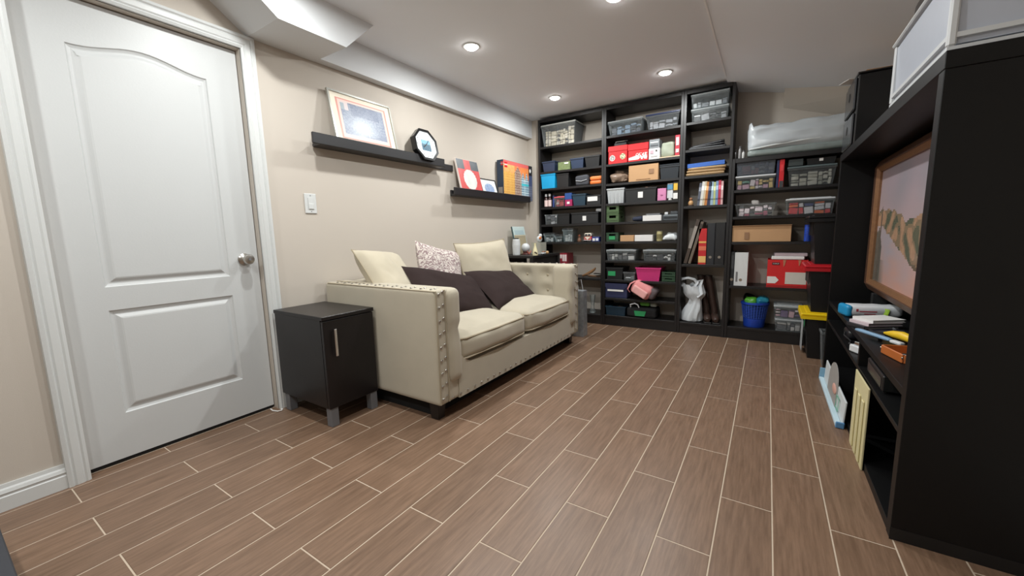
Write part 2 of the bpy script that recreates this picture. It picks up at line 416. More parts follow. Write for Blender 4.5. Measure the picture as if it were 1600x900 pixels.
# jamb and casing
jm = MB().box(-2.47, XL, DY0-.02, DY0-.0005, 0, DZ+.02).box(-2.47, XL, DY1+.0005, DY1+.02, 0, DZ+.02).box(-2.47, XL, DY0-.02, DY1+.02, DZ+.0005, DZ+.02)
struct('trim_6', jm, trimM)
prof = [(0,.0),(0,.012),(.010,.017),(.016,.014),(.022,.018),(.040,.020),(.046,.016),(.052,.022),(.064,.020),(.066,.0)]      # (distance out from opening, proud of wall)
path = [(DY0-.002, 0), (DY0-.002, DZ+.002), (DY1+.002, DZ+.002), (DY1+.002, 0)]
mb = MB(); rings = []
dirs = [(-1,0),(-1,1),(1,1),(1,0)]
for (py, pz), (sy, sz) in zip(path, dirs):
    rings.append(len(mb.v))
    for (o_, h_) in prof: mb.v.append((XL+.0005+h_, py+sy*o_, pz+sz*o_))
n = len(prof)
for a, b in zip(rings, rings[1:]):
    for i in range(n-1): mb.f.append((a+i, a+i+1, b+i+1, b+i))
struct('trim_7', mb, trimM)

# ------------------------------------------------------------------ recessed lamps
lensM = emit_mat('lamp_lens', (255, 249, 242), 40.0)
spots = [(x, y) for y in LAMP_Y for x in LAMP_X]
names = {(0,0): 'round recessed ceiling lamp nearest the wall soffit and bookcases', (1,0): 'round recessed ceiling lamp in front of the narrow bookcase',
         (0,1): 'round recessed ceiling lamp over the sofa', (1,1): 'round recessed ceiling lamp cut by the top edge of the photo'}
for (x, y) in spots:
    i, j = LAMP_X.index(x), LAMP_Y.index(y)
    t = thing('ceiling_lamp', names.get((i, j), 'round recessed ceiling lamp %s, out of the frame' % ('over the door side' if (i, j) == (0, 2) else 'over the middle of the floor' if (i, j) == (1, 2) else 'behind the viewpoint on the door side' if i == 0 else 'behind the viewpoint on the media unit side')), 'lamp', (x, y, ZC), group='recessed ceiling lamps')
    obj('trim_ring', MB().lathe((0,0,0), [(.040,-.001),(.042,-.006),(.052,-.005),(.056,-.001)], 24), trimM, t, True)
    obj('lens', MB().lathe((0,0,0), [(.041,-.0015),(.040,-.008),(.034,-.014),(.022,-.018),(.008,-.0195)], 24), lensM, t, True)
    ld = bpy.data.lights.new('lamp_light', 'AREA'); ld.shape = 'DISK'; ld.size = .08; ld.energy = LAMP_W; ld.color = (.97, 1, .99); ld.spread = R(180)
    lo_ = bpy.data.objects.new('lamp_light', ld); C.objects.link(lo_); lo_.parent = t; lo_.location = (0,0,-.021)

# ================================================================== SOFA
SX0, SX1, SY0, SY1 = -2.335, -1.415, 1.395, 3.13
sofa = thing('sofa', 'beige microfibre two-seat sofa with nailhead trim and tufted arms', 'sofa', (SX1, SY0, 0))
def L_(p): return (p[0]-SX1, p[1]-SY0, p[2])
Wd = SX1-SX0; Ln = SY1-SY0; AT = .155                       # depth, length, arm thickness
TUFT = []
def arm(y0, y1, inner):
    pts = [(-.62+.2*i, z) for i in range(4) for z in ((.60, .47) if i % 2 == 0 else (.60, .47))]
    def fn(p, u):
        if u.y*inner > .92:
            for (tx, tz) in pts:
                dd = (p.x-Wd*.0+Wd/2*0 - (tx+Wd/2))**2+((p.z+(.09+.69)/2)-tz)**2
                p.y -= inner*.034*math.exp(-dd/(2*.038**2))
            if u.x < .9: p.y += inner*.006
        return p
    o = obj('arm', softbox(-Wd, 0, y0, y1, .09, .69, .018, 40, fn), sofaM, sofa, True)
    bt = MB()
    for (tx, tz) in pts: bt.sphere((tx, (y1 if inner > 0 else y0)-inner*.024, tz), .011, 8, 5, (1,.5,1))
    obj('tuft_buttons', bt, pipeM, o, True, kind='stuff')
    # padded roll at the front of the inner side
    yc = y1 if inner > 0 else y0; yo_ = y0 if inner > 0 else y1
    ya, yb = sorted((yo_ + inner*.070, yc + inner*.022))
    def pf(p, u):
        k_ = 1-.16*math.exp(-((p.z-.01)/.035)**2)
        return Vector((p.x*1.0-(0 if u.x < .5 else .022*math.exp(-((p.z-.01)/.03)**2)), p.y*k_, p.z))
    obj('arm_pad', softbox(-.16, .020, ya, yb, .19, .688, .036, 14, pf), sofaM, o, True)
    # nailheads: two rows down the front band, two rows along the top edge
    st = MB(); yo = y0 if inner > 0 else y1
    for i in range(9):
        z = .125+i*.068
        for q in (.022, .050): st.sphere((.003, yo+inner*q, z+(.01 if q > .03 else 0)), .0075, 8, 5, (.6,1,1))
    for i in range(12):
        x = -.045-i*.07
        for q in (.020, .048): st.sphere((x, yo+inner*q, .692), .007, 8, 5, (1,1,.6))
    obj('nailheads', st, steelM, o, True, kind='stuff')
    # piping that outlines the front band
    pp = MB()
    pp.tube([(.001, yo+inner*.004, .10), (.001, yo+inner*.004, .684), (-Wd+.03, yo+inner*.004, .686)], .004, 6)
    pp.tube([(.003, yo+inner*.066, .10), (.003, yo+inner*.066, .684), (-Wd+.03, yo+inner*.066, .692)], .0035, 6)
    obj('piping', pp, pipeM, o, True)
arm(0, AT, 1); arm(Ln-AT, Ln, -1)
obj('backrest', softbox(-Wd, -Wd+.17, AT, Ln-AT, .30, .69, .03, 8), sofaM, sofa, True)
def rail_fn(p, u): return p
rl = MB()
n = 28; yy = [AT-.01+(Ln-2*AT+.02)*i/n for i in range(n+1)]
for i, y in enumerate(yy):                                   # apron whose top edge sweeps up into the arms
    e = min(y-AT, Ln-AT-y); h = .265+.075*max(0, 1-e/.11)**2
    for x in (-.14, .004):
        rl.v += [(x, y, .09), (x, y, h)]
for i in range(n):
    a = i*4
    rl.f += [(a,a+4,a+5,a+1),(a+2,a+3,a+7,a+6),(a+1,a+5,a+7,a+3),(a,a+2,a+6,a+4)]
rl.f += [(0,1,3,2),(n*4,n*4+2,n*4+3,n*4+1)]
rail = obj('apron', rl, sofaM, sofa, True)
st = MB()
for i in range(26): st.sphere((.007, .09+i*(Ln-.18)/25, .112), .007, 8, 5, (.6,1,1))
obj('nailheads', st, steelM, rail, True, kind='stuff')
obj('seat_deck', MB().box(-Wd+.16, -.13, AT, Ln-AT, .10, .262), sofaM, sofa)
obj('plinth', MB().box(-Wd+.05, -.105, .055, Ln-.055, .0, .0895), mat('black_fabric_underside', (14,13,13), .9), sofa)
for (x, y) in ((-.07,.05),(-.07,Ln-.05)):
    obj('leg', MB().taper(x-.030, x+.030, y-.030, y+.030, 0, .0895, .006), mat('dark_wood_leg', (26,22,21), .4), sofa)
half = (Ln-2*AT)/2
for i in range(2):
    y0 = AT+.012+i*half; y1 = y0+half-.016
    def fn(p, u, i=i):
        f = max(0, 1-u.x**2)*max(0, 1-u.y**2)
        if u.z > 0: p.z += .032*f+.010*nz(p.x*5+i*9, p.y*5)
        if u.x > .8: p.x += .024*(1-u.y**2)*(1-u.z**2)+.006*nz(p.y*8, p.z*8, i)
        return p
    cu = obj('seat_cushion', softbox(-Wd+.18, .002, y0, y1, .270, .428, .05, 16, fn), sofaM, sofa, True)
    pp = MB(); r_ = .05
    def rect(z, e=0.0): return [(-Wd+.22, y0-.001, z), (-.045, y0-.001, z), (-.012, y0+.014, z), (.006+e, y0+.05, z), (.014+e, (y0+y1)/2, z), (.006+e, y1-.05, z), (-.012, y1-.014, z), (-.045, y1+.001, z), (-Wd+.22, y1+.001, z)]
    pp.tube(rect(.402), .0055, 6); pp.tube(rect(.292), .0055, 6)
    obj('piping', pp, pipeM, cu, True)

# ------------------------------------------------------------------ pillows
def pillow_mesh(w, h, t, seed, n=22, sag=0.0):
    mb = MB(); idx = {}
    def P(i, j, s):
        u, v = -1+2*i/n, -1+2*j/n
        x = w/2*u*(1-.07*(1-v*v)); z = h/2*v*(1-.07*(1-u*u))
        th = t/2*(max(0,(1-u**4))*max(0,(1-v**4)))**.55
        th *= 1+.16*nz(u*1.7+seed, v*1.7, s)
        th += .006*nz(u*5+seed, v*5, 3*s)*(1-max(abs(u),abs(v))**6)
        z -= sag*(1-u*u)*(1 if v > 0 else 0)*max(0, v)
        return (x, s*th, z)
    for s in (1, -1):
        for i in range(n+1):
            for j in range(n+1):
                if s == -1 and (i in (0,n) or j in (0,n)): idx[(i,j,-1)] = idx[(i,j,1)]; continue
                idx[(i,j,s)] = len(mb.v); mb.v.append(P(i,j,s))
    for s in (1, -1):
        for i in range(n):
            for j in range(n):
                q = (idx[(i,j,s)], idx[(i+1,j,s)], idx[(i+1,j+1,s)], idx[(i,j+1,s)])
                mb.f.append(q if s > 0 else q[::-1])
    return mb
def pillow(label, c, w, h, t, rot, m, seed, pipe=None, sag=0.0):
    o = thing('throw_pillow', label, 'pillow', c, rot=rot, group='throw pillows on the sofa')
    b = obj('cover', pillow_mesh(w, h, t, seed, sag=sag), m, o, True)
    if pipe:
        pp = MB(); pts = []
        for (a, bq) in [(-1,-1),(1,-1),(1,1),(-1,1)]:
            nx = [(-1,-1),(1,-1),(1,1),(-1,1)]; k_ = nx.index((a,bq)); a2, b2 = nx[(k_+1) % 4]
            for q in range(10):
                u = a+(a2-a)*q/10; v = bq+(b2-bq)*q/10
                pts.append((w/2*u*(1-.07*(1-v*v)), 0, h/2*v*(1-.07*(1-u*u))-(sag*(1-u*u)*max(0,v))))
        pts.append(pts[0]); pp.tube(pts, .005, 6)
        obj('piping', pp, pipe, o, True)
    return o
# local X = width, local Z = height, local Y = thickness;   face turned towards +X
pillow('small plain beige pillow tipped sideways by the near sofa arm', (-2.035,1.66,.685), .38, .46, .16, (R(-38),R(6),R(100)), pillM, 1, pipeM)
pillow('patterned grey and cream damask pillow between two beige ones', (-2.085,2.165,.665), .48, .45, .14, (R(-16),R(12),R(92)), damask_material(), 2)
pillow('large plain beige pillow standing by the far sofa arm', (-2.05,2.695,.660), .64, .50, .15, (R(-14),R(-2),R(86)), pillM, 3, pipeM)
pillow('dark brown pillow leaning nearest the near arm', (-1.845,2.005,.565), .66, .40, .13, (R(-46),R(12),R(82)), dpilM, 4)
pillow('dark brown pillow lying toward the far arm', (-1.835,2.63,.525), .74, .40, .13, (R(-50),R(5),R(95)), dpilM, 5)

# ------------------------------------------------------------------ nightstand
ns = thing('nightstand', 'dark espresso nightstand with grey block legs beside the door', 'nightstand', (-2.095,1.228,0))
x0, x1, y0, y1 = -.225, .225, -.148, .148
cb = MB().box(x0, x1-.022, y0, y0+.016, .10, .555).box(x0, x1-.022, y1-.016, y1, .10, .555).box(x0, x1-.022, y0+.016, y1-.016, .10, .116).box(x0, x0+.008, y0+.016, y1-.016, .116, .555)
obj('body', cb, nsM, ns)
obj('top', MB().cbox(x0-.004, x1+.003, y0-.004, y1+.004, .5555, .575, .002), nsM, ns)
dr = obj('door', MB().cbox(x1-.0215, x1, y0+.001, y1-.001, .098, .552, .0025), nsM, ns)
hd = MB().cbox(x1+.016, x1+.022, y0+.046, y0+.060, .368, .508, .002).box(x1+.0005, x1+.017, y0+.049, y0+.057, .494, .506).box(x1+.0005, x1+.017, y0+.049, y0+.057, .370, .382)
obj('handle', hd, chromeM, dr)
for (x, y) in ((x0+.03,y0+.028),(x0+.03,y1-.028),(x1-.026,y0+.028),(x1-.026,y1-.028)):
    obj('leg', MB().cbox(x-.021, x+.021, y-.021, y+.021, 0, .0995, .002), greyM, ns)
# white cable at the casing foot
one('cable', MB().tube([(-2.385,1.035,.0045),(-2.35,1.03,.0045),(-2.318,1.04,.0045),(-2.312,1.06,.0045),(-2.325,1.071,.0045),(-2.334,1.066,.0045)], .0035, 6), paperM, 'thin white cable on the floor at the door casing foot', 'cable', smooth=True)

# ------------------------------------------------------------------ light switch
sw = thing('light_switch', 'white rocker light switch on the beige wall', 'switch', (XL+.0005,1.366,1.163))
obj('plate', MB().cbox(0, .006, -.036, .036, -.058, .058, .003), trimM, sw)
obj('rocker', MB().prism([(-.0165,-.033),(.0165,-.033),(.0165,.033),(-.0165,.033)], .0065, .009, 'x').cbox(.0065, .011, -.0165, .0165, -.033, .0, .002), trimM, sw)
for z in (-.046, .046): obj('screw', MB().cyl((.0061,0,z), .003, .001, 8, axis='x'), greyM, sw)

# ------------------------------------------------------------------ picture ledges and what stands on them
def ledge(label, y0, y1, z, extra=0.0):
    t = thing('picture_ledge', label, 'shelf', (XL+.0005, y0, z), group='black picture ledges')
    Lg = y1-y0
    obj('back_rail', MB().cbox(0, .014, .062, Lg+extra, .0, .050, .0015), ledgeM, t)
    obj('shelf_board', MB().cbox(.0145, .092, .05, Lg, .0, .016, .0015), ledgeM, t)
    obj('front_lip', MB().cbox(.0925, .108, 0, Lg, .0, .062, .003), ledgeM, t)
ledge('black picture ledge nearer the door, upper of the two', 1.352, 2.445, 1.494, .205)
ledge('black picture ledge near the bookcases, lower of the two', 2.552, 3.80, 1.288)
def leaned(name, label, cat, y0, y1, z, h, xb, xt):
    """frame standing on a ledge: local X along the wall, local Z up the frame, local -Y is the front"""
    a = math.asin(max(-1, min(1, (xb-xt)/h)))
    o = link(name, None); setprops(o, label, cat)
    o.matrix_world = Matrix.Translation((xb, (y0+y1)/2, z)) @ Matrix.Rotation(PI/2, 4, 'Z') @ Matrix.Rotation(-a, 4, 'X')
    return o
def frame_parts(t, w, h, bw, dp, m, mat_m, mat_w):
    mb = MB()
    out = [(-w/2,0),(w/2,0),(w/2,h),(-w/2,h)]; inn = [(-w/2+bw,bw),(w/2-bw,bw),(w/2-bw,h-bw),(-w/2+bw,h-bw)]
    for y in (-dp, 0): mb.v += [(a, y, b) for a, b in out]+[(a, y, b) for a, b in inn]
    for i in range(4):
        j = (i+1) % 4
        mb.f += [(i,j,4+j,4+i), (8+i,12+i,12+j,8+j), (i,8+i,8+j,j), (4+i,4+j,12+j,12+i)]
    obj('frame', mb, m, t)
    obj('backing', MB().box(-w/2+bw, w/2-bw, -dp*.55, -.001, bw, h-bw), mat_m, t)
f1 = leaned('framed_print', 'large silver-framed print with red-lined mat on the ledge nearer the door', 'picture', 1.513, 1.985, 1.512, .345, -2.272, -2.345)
frame_parts(f1, .472, .345, .011, .016, mat('silver_frame', (178,178,172), .35, metal=.7), mat('cream_mat', (232,222,204), .8), 0)
def art1(u, v):
    b = .5+.5*nz(u*34, v*26); c = .5+.5*nz(u*7+4, v*6)
    if min(u, 1-u, v*1.0, 1-v) < .035: return (206, 138, 126)
    if min(u, 1-u, v, 1-v) < .075: return (222, 190, 180)
    if u < .22 and v > .72: return (150, 160, 168) if (.06 < u < .15 and v < .9) else (205, 190, 190)
    lum = .30+.55*math.exp(-((u-.45)**2/.07+(v-.33)**2/.06))+.38*(b-.5)+.2*(c-.5)  # pale middle is glare painted into the print colours
    if .26 < u < .82 and v > .62: lum -= .16
    if v < .12: return (222, 206, 192)
    return mixc((84, 94, 120), (212, 218, 224), lum*.95+.06)
printed('print', .375, .255, 96, 66, art1, f1, (0, -.0095, .178), FACE_FRONT)
ck = leaned('wall_clock', 'octagonal black-rimmed clock with blue picture face on the ledge', 'clock', 2.14, 2.37, 1.512, .235, -2.268, -2.318)
def ngon(r, n=8, ph=PI/8): return [(r*math.cos(2*PI*i/n+ph), .117+r*math.sin(2*PI*i/n+ph)) for i in range(n)]
mb = MB(); A_, B_ = ngon(.1265), ngon(.1085)
for y in (-.04, 0): mb.v += [(a,y,b) for a,b in A_]+[(a,y,b) for a,b in B_]
for i in range(8):
    j = (i+1) % 8
    mb.f += [(i,j,8+j,8+i),(16+i,24+i,24+j,16+j),(i,16+i,16+j,j),(8+i,8+j,24+j,24+i)]
obj('rim', mb, mat('gloss_black', (22,22,24), .2), ck)
fc = obj('clock_face', MB().prism(B_, -.034, -.002, 'y'), mat('clock_white', (226,232,234), .5), ck)
def art2(u, v):
    s = .5+.5*nz(u*9, v*9, 2)
    if v > .62: return mixc((86,140,178), (150,190,210), s)
    if v > .5: return mixc((60,84,100), (110,140,150), s)
    return mixc((38,66,88), (92,130,146), s)
printed('clock_picture', .095, .082, 26, 22, art2, fc, (0, -.0345, .112), FACE_FRONT)
for (ang, ln, wd) in ((50, .05, .005), (215, .035, .006)):
    a = R(ang); obj('clock_hand', MB().box(0, ln, -.001, 0, -wd/2, wd/2), inkM, fc, loc=(0,-.036,.117), rot=(0,-a,0))
for i in range(12):
    a = 2*PI*i/12; obj('hour_mark', MB().box(-.003,.003,-.0006,0,-.004,.004), inkM, fc, loc=(.088*math.cos(a), -.0344, .117+.088*math.sin(a)))
cv = leaned('canvas_print', 'red and black canvas with pale patch, leaning on the far ledge', 'picture', 2.66, 2.955, 1.306, .305, -2.275, -2.345)
obj('canvas', MB().cbox(-.1475, .1475, -.02, 0, 0, .305, .002), mat('canvas_edge', (226,214,206), .8), cv)
def art3(u, v):
    g = .5+.5*nz(u*6, v*6, 5)
    if v < .11: return mixc((214,160,96), (190,110,80), g)
    if v > .72 and (u < .33 or u > .62): return mixc((70,76,82), (96,102,108), g)
    e = ((u-.5)/.30)**2+((v-.42)/.30)**2
    if e < 1: return mixc((224,222,216), (200,204,200), g)
    return mixc((196,64,66), (206,92,88), g)
printed('print', .292, .300, 40, 42, art3, cv, (0, -.0205, .1525), FACE_FRONT)
f2 = leaned('framed_print', 'small black-framed blue sketch between red canvas and toy box', 'picture', 2.985, 3.235, 1.306, .172, -2.285, -2.335)
frame_parts(f2, .25, .172, .007, .012, mat('gloss_black', (22,22,24), .2), mat('print_paper', (224,226,224), .7), 0)
def art4(u, v):
    e = ((u-.52)/.34)**2+((v-.44)/.36)**2; s = .5+.5*nz(u*14, v*12, 8)
    return mixc((96,118,160), (190,204,222), s) if e < 1 else (224, 226, 224)
printed('print', .222, .146, 34, 24, art4, f2, (0, -.0069, .086), FACE_FRONT)
lb = thing('toy_box', 'large colourful building-set box with skyline artwork on the far ledge', 'box', (-2.3065, 3.588, 1.306))
bx = .0375; by = .283; bh = .372
obj('carton', MB().cbox(-bx, bx, -by, by, 0, bh, .0015), mat('navy_carton', (44,60,82), .5), lb)
def art5(u, v):
    s = .5+.5*nz(u*16, v*12, 3); t = .5+.5*nz(u*70, v*56, 6); grid = (int(u*78) % 3 == 0) or (int(v*60) % 4 == 0)
    if u > .86:
        if v > .72: return (236,236,232) if (u-.925)**2*3+(v-.86)**2 < .003 else (34,34,40)
        return mixc((40,54,92),(90,104,140), t) if v > .42 else mixc((60,70,96),(168,172,186), t if grid else .2)
    if v < .12: return mixc((92,60,72),(206,150,140), t)
    sky = mixc((226,104,84), (238,160,86), s)
    if v > .90: return mixc((214,88,90), (236,140,120), t*.6)
    if .36 < u < .60:
        top = .90-abs(u-.47)*1.6
        if v < top: return (196,178,160) if grid and t > .35 else mixc((92,62,58), (156,110,90), t)
        return sky
    if u >= .60:
        top = .66+.10*math.cos(u*48)
        if v < top:
            if .40 < v < .46: return (70,190,200)
            return (206,222,226) if grid else mixc((42,84,118), (110,160,176), t)
        return mixc(sky, (240,150,70), .5)
    top = .62+.18*s
    if v < top: return mixc((186,110,44), (244,212,120), t*.8+(.25 if grid else 0))
    return mixc((236,140,84), (244,190,120), s)
printed('box_art', 2*by-.004, bh-.004, 110, 72, art5, lb, (bx+.0006, 0, bh/2), FACE_X)
lg = obj('logo_patch', MB().box(bx+.0008, bx+.0016, -by+.022, -by+.072, bh-.070, bh-.020), cm((206,30,36),.4), lb)
text('LEGO', .021, paperM, lg, (bx+.0022, -by+.047, bh-.045), FACE_X, bold=.0006)
obj('side_print', MB().box(-bx+.012, bx-.012, -by-.001, -by-.0002, .02, .11), cm((160,150,140),.5), lb)
text('LEGO', .016, paperM, obj('logo_patch', MB().box(bx-.026, bx-.004, -by-.001, -by-.0002, bh-.055, bh-.02), cm((206,30,36),.4), lb), (bx-.015, -by-.0016, bh-.0375), FACE_FRONT)

# ================================================================== BOOKCASES
SF, SB = 3.87, 4.15                     # front and back of the bookcases
def bookcase(label, x0, x1, ztop, zs, t=.022, head=.03):
    o = thing('bookcase', label, 'bookcase', ((x0+x1)/2, SF, 0), group='black-brown bookcases on the back wall')
    h = (x1-x0)/2; d = SB-SF
    for s in (-1, 1):
        a, b = (-h, -h+t) if s < 0 else (h-t, h)
        obj('side_panel', MB().cbox(a, b, 0, d, 0, ztop, .0012), blackM, o)
    obj('top_panel', MB().cbox(-h+t+.0005, h-t-.0005, 0, d, ztop-head, ztop-.0005, .0012), blackM, o)
    for i, z in enumerate(zs):
        obj('shelf', MB().cbox(-h+t+.0005, h-t-.0005, .002, d-.002, z-.022, z, .0012), blackM, o)
    obj('plinth', MB().box(-h+t+.0005, h-t-.0005, .006, .022, .001, zs[-1]-.0225), blackM, o)
    pins = MB()
    for z in zs[:-1]:
        for s in (-1, 1): pins.cyl((s*(h-t)-(.004 if s > 0 else 0), .04, z-.028), .0025, .004, 6, axis='x')
    obj('shelf_pins', pins, steelM, o, kind='stuff')
    return o
Z1 = [1.865, 1.605, 1.43, 1.23, 1.045, .855, .48, .10]
Z2s = [1.872, 1.606, 1.420, 1.228, 1.045, .855, .667, .472, .285, .105]
Z3 = [1.878, 1.648, 1.423, 1.163, .644, .105]
Z4 = [1.273, 1.053, .842, .466, .105]
bookcase('tall black-brown bookcase at the left end, beside the beige wall', -2.189, -1.4575, 2.145, Z1)
bookcase('tall black-brown bookcase in the middle with pink bin and red boxes', -1.4565, -.7365, 2.145, Z2s)
bookcase('tall narrow black-brown bookcase with books and boots', -.7355, -.3445, 2.145, Z3)
bookcase('low wide black-brown bookcase with the white bedding bag on top', -.3435, .43, 1.53, Z4, head=.035)

# ------------------------------------------------------------------ builders for the stored things
def rim_ring(x0, x1, y0, y1, z0, z1, o, wl=.003):
    mb = MB()
    out = [(x0-o,y0-o),(x1+o,y0-o),(x1+o,y1+o),(x0-o,y1+o)]; inn = [(x0+wl,y0+wl),(x1-wl,y0+wl),(x1-wl,y1-wl),(x0+wl,y1-wl)]
    for z in (z0, z1): mb.v += [(a,b,z) for a,b in out]+[(a,b,z) for a,b in inn]
    for i in range(4):
        j = (i+1) % 4
        mb.f += [(i,4+i,4+j,j),(8+i,8+j,12+j,12+i),(i,j,8+j,8+i),(4+i,12+i,12+j,4+j)]
    return mb
PAL = [(196,70,60),(60,90,150),(220,200,120),(230,228,222),(90,140,110),(40,40,44),(210,130,60),(150,150,156)]
def fill(t, x0, x1, y0, y1, z0, z1, n, seed, pal=None, nm='contents'):
    rd = random.Random(seed); pal = pal or PAL; parts = {}
    H = z1-z0; x = x0; 
    while x < x1-.012:                                    # a ragged row of things against the front wall
        sx = min(x1-x, rd.uniform(.022, .075)); z = z0
        while z < z0+H*.92:
            sz = min(z0+H*rd.uniform(.8, 1.08)-z, rd.uniform(.018, .06))
            if sz < .008: break
            parts.setdefault(rd.randrange(len(pal)), []).append((x+sx/2, y0+rd.uniform(0, .010)+.034, sx*.94, .06, z, sz*.95, rd.uniform(-.25, .25)))
            z += sz
        x += sx
    for g, lst in parts.items():
        mb = MB()
        for (cx, cy, sx, sy, z, sz, a) in lst:
            if rd.random() < .25: mb.tube([(cx-sx*.45, cy-.02, z+sz*.5), (cx, cy-.026, z+sz*rd.uniform(.4,.75)), (cx+sx*.45, cy-.02, z+sz*.5)], min(sz*.3, .008), 6)
            else:
                m0 = len(mb.v); mb.cbox(-sx/2, sx/2, -sy/2, sy/2, -sz/2, sz/2, .003)
                c_, s_2 = math.cos(a*.6), math.sin(a*.6)
                for q in range(m0, len(mb.v)):
                    vx, vy, vz = mb.v[q]; mb.v[q] = (cx+(vx*c_-vz*s_2)*.93, cy+vy, z+sz/2+(vx*s_2+vz*c_)*.93)
        obj(nm, mb, cm(pal[g], .55), t, kind='stuff')
def bin_(label, x0, x1, z0, h, m, y0=3.885, d=.22, lid=None, t=.012, rim=True, contents=None, pal=None, patch=None, ribs=0, cat='bin', name='storage_bin', group=None, handle=False, latch=None):
    w = (x1-x0)/2; o = thing(name, label, cat, ((x0+x1)/2, y0, z0+.0005), group=group)
    ht = h-(.014 if lid else 0)
    b = obj('body', MB().tub(-w, w, 0, d, 0, ht-.001, t), m, o)
    if rim: obj('rim', rim_ring(-w, w, 0, d, ht-.012, ht-.0008, .004), m, b)
    if lid:
        lm = obj('lid', MB().cbox(-w-.005, w+.005, -.005, d+.005, ht, h, .004), lid, o)
        obj('lid_ridge', MB().cbox(-w+.02, w-.02, .02, d-.02, h+.0002, h+.005, .003), lid, lm)
    if ribs:
        mb = MB()
        for i in range(ribs):
            x = -w+t+(i+.5)*(2*w-2*t)/ribs; mb.box(x-.003, x+.003, t*.45-.004, t*.55+.001, .006, ht-.014)
        obj('ribs', mb, m, b, kind='stuff')
    if handle: obj('grip', MB().cbox(-.03, .03, -.006, .004, ht-.05, ht-.03, .003), m, b)
    if latch:
        for s in (-1, 1): obj('latch', MB().cbox(s*w*.55-.012, s*w*.55+.012, -.009, -.0055, ht-.03, h+.001, .002), latch, o)
    if contents: fill(o, -w+t+.006, w-t-.006, t+.005, d-t-.01, .004, (ht-.012)*min(1.15, contents*1.12), 7, sum(map(ord, label)), pal)
    if patch:
        (px, pz, pw, ph, pm) = patch
        yy_ = t*(1-(pz/ht))-.002
        obj('label_patch', MB().box(px-pw/2, px+pw/2, yy_-.0022, yy_-.0008, pz-ph/2, pz+ph/2), pm, b)
    return o
def carton(label, x0, x1, z0, h, m, y0=3.885, d=.22, patches=(), cat='box', name='cardboard_box', tape=True, group=None, txt=None, lidline=0):
    w = (x1-x0)/2; o = thing(name, label, cat, ((x0+x1)/2, y0, z0+.0005), group=group)
    b = obj('carton', MB().cbox(-w, w, 0, d, 0, h-lidline, .002), m, o)
    if lidline: obj('lid', MB().cbox(-w-.003, w+.003, -.003, d+.003, h-lidline+.0003, h, .002), m, o)
    if tape: obj('tape', MB().box(-w*.98, w*.98, d/2-.012, d/2+.012, h+.0002, h+.0008), mat('packing_tape', (176,140,100), .3), b)
    for (px, pz, pw, ph, pm) in patches: obj('label_patch', MB().box(px-pw/2, px+pw/2, -.0042, -.0034, pz-ph/2, pz+ph/2), pm, b)
    for (s, sz, px, pz, pm) in (txt or ()): text(s, sz, pm, b, (px, -.0048, pz), FACE_FRONT, bold=.0004)
    return o
def book(label, x0, x1, z0, h, col, y0=3.89, d=.17, tilt=0.0, band=None, group=None, name='book', cat='book', rough=.45):
    w = (x1-x0)/2; o = thing(name, label, cat, ((x0+x1)/2, y0, z0+.0008), group=group, rot=(0, tilt, 0))
    cvm = cm(col, rough)
    cv = MB().box(-w, -w+.002, 0, d, 0, h).box(w-.002, w, 0, d, 0, h).box(-w+.002, w-.002, 0, .002, 0, h)
    obj('cover', cv, cvm, o)
    obj('pages', MB().box(-w+.0022, w-.0022, .0025, d-.004, .003, h-.003), paperM, o)
    if band:
        for (pz, ph, bc) in band: obj('spine_band', MB().box(-w+.001, w-.001, -.0008, -.0002, pz*h-ph*h/2, pz*h+ph*h/2), cm(bc, .5), o)
    return o
def crumpled(x0, x1, y0, y1, z0, z1, seed, amp=.02, fr=14, r=.03, cuts=12, pinch=0.0):
    def fn(p, u):
        k_ = 1-pinch*max(0, u.z)
        q = Vector((p.x*k_, p.y*k_, p.z))
        a = amp*(0.3 if u.z < -.9 else 1)
        q += Vector((nz(p.x*fr+seed, p.y*fr, p.z*fr), nz(p.x*fr, p.y*fr+seed+9, p.z*fr), (0 if u.z < -.9 else nz(p.x*fr, p.y*fr, p.z*fr+seed+19))))*a
        return q
    return softbox(x0, x1, y0, y1, z0, z1, r, cuts, fn)
def crate(label, x0, x1, z0, h, m, y0=3.885, d=.19, group=None, tag=None, levels=1):
    w = (x1-x0)/2; o = thing('plastic_crate', label, 'crate', ((x0+x1)/2, y0, z0+.0005), group=group)
    obj('base', MB().cbox(-w, w, 0, d, 0, .008, .002), m, o)
    for s in (0, 1):
        ya, yb = (0, .006) if s == 0 else (d-.006, d)
        sd = MB().box(-w, w, ya, yb, .0085, h*.52).box(-w, -w*.55, ya, yb, h*.52, h-.012).box(w*.55, w, ya, yb, h*.52, h-.012).box(-w, w, ya-.003, yb, h-.012, h).box(-w*.9, w*.9, ya-.003, yb, h*.24, h*.30)
        obj('crate_side', sd, m, o)
        xa, xb = (-w, -w+.006) if s == 0 else (w-.006, w)
        sd = MB().box(xa, xb, .0065, d-.0065, .0085, h*.55).box(xa, xb, .0065, d-.0065, h*.75, h).box(xa, xb, .0065, d*.3, h*.55, h*.75).box(xa, xb, d*.7, d-.0065, h*.55, h*.75)
        obj('crate_side', sd, m, o)
    if tag: obj('label_patch', MB().box(-w*.5, w*.5, -.0046, -.0034, h*.22, h*.62), tag, o)
    return o
lidM = clear_mat('clear_lid', (214,220,222), .42, .3)
NAVY = cm((44,58,82)); BLK = cm((28,29,31), .5); TEAL = cm((38,62,78)); WLID = milkM
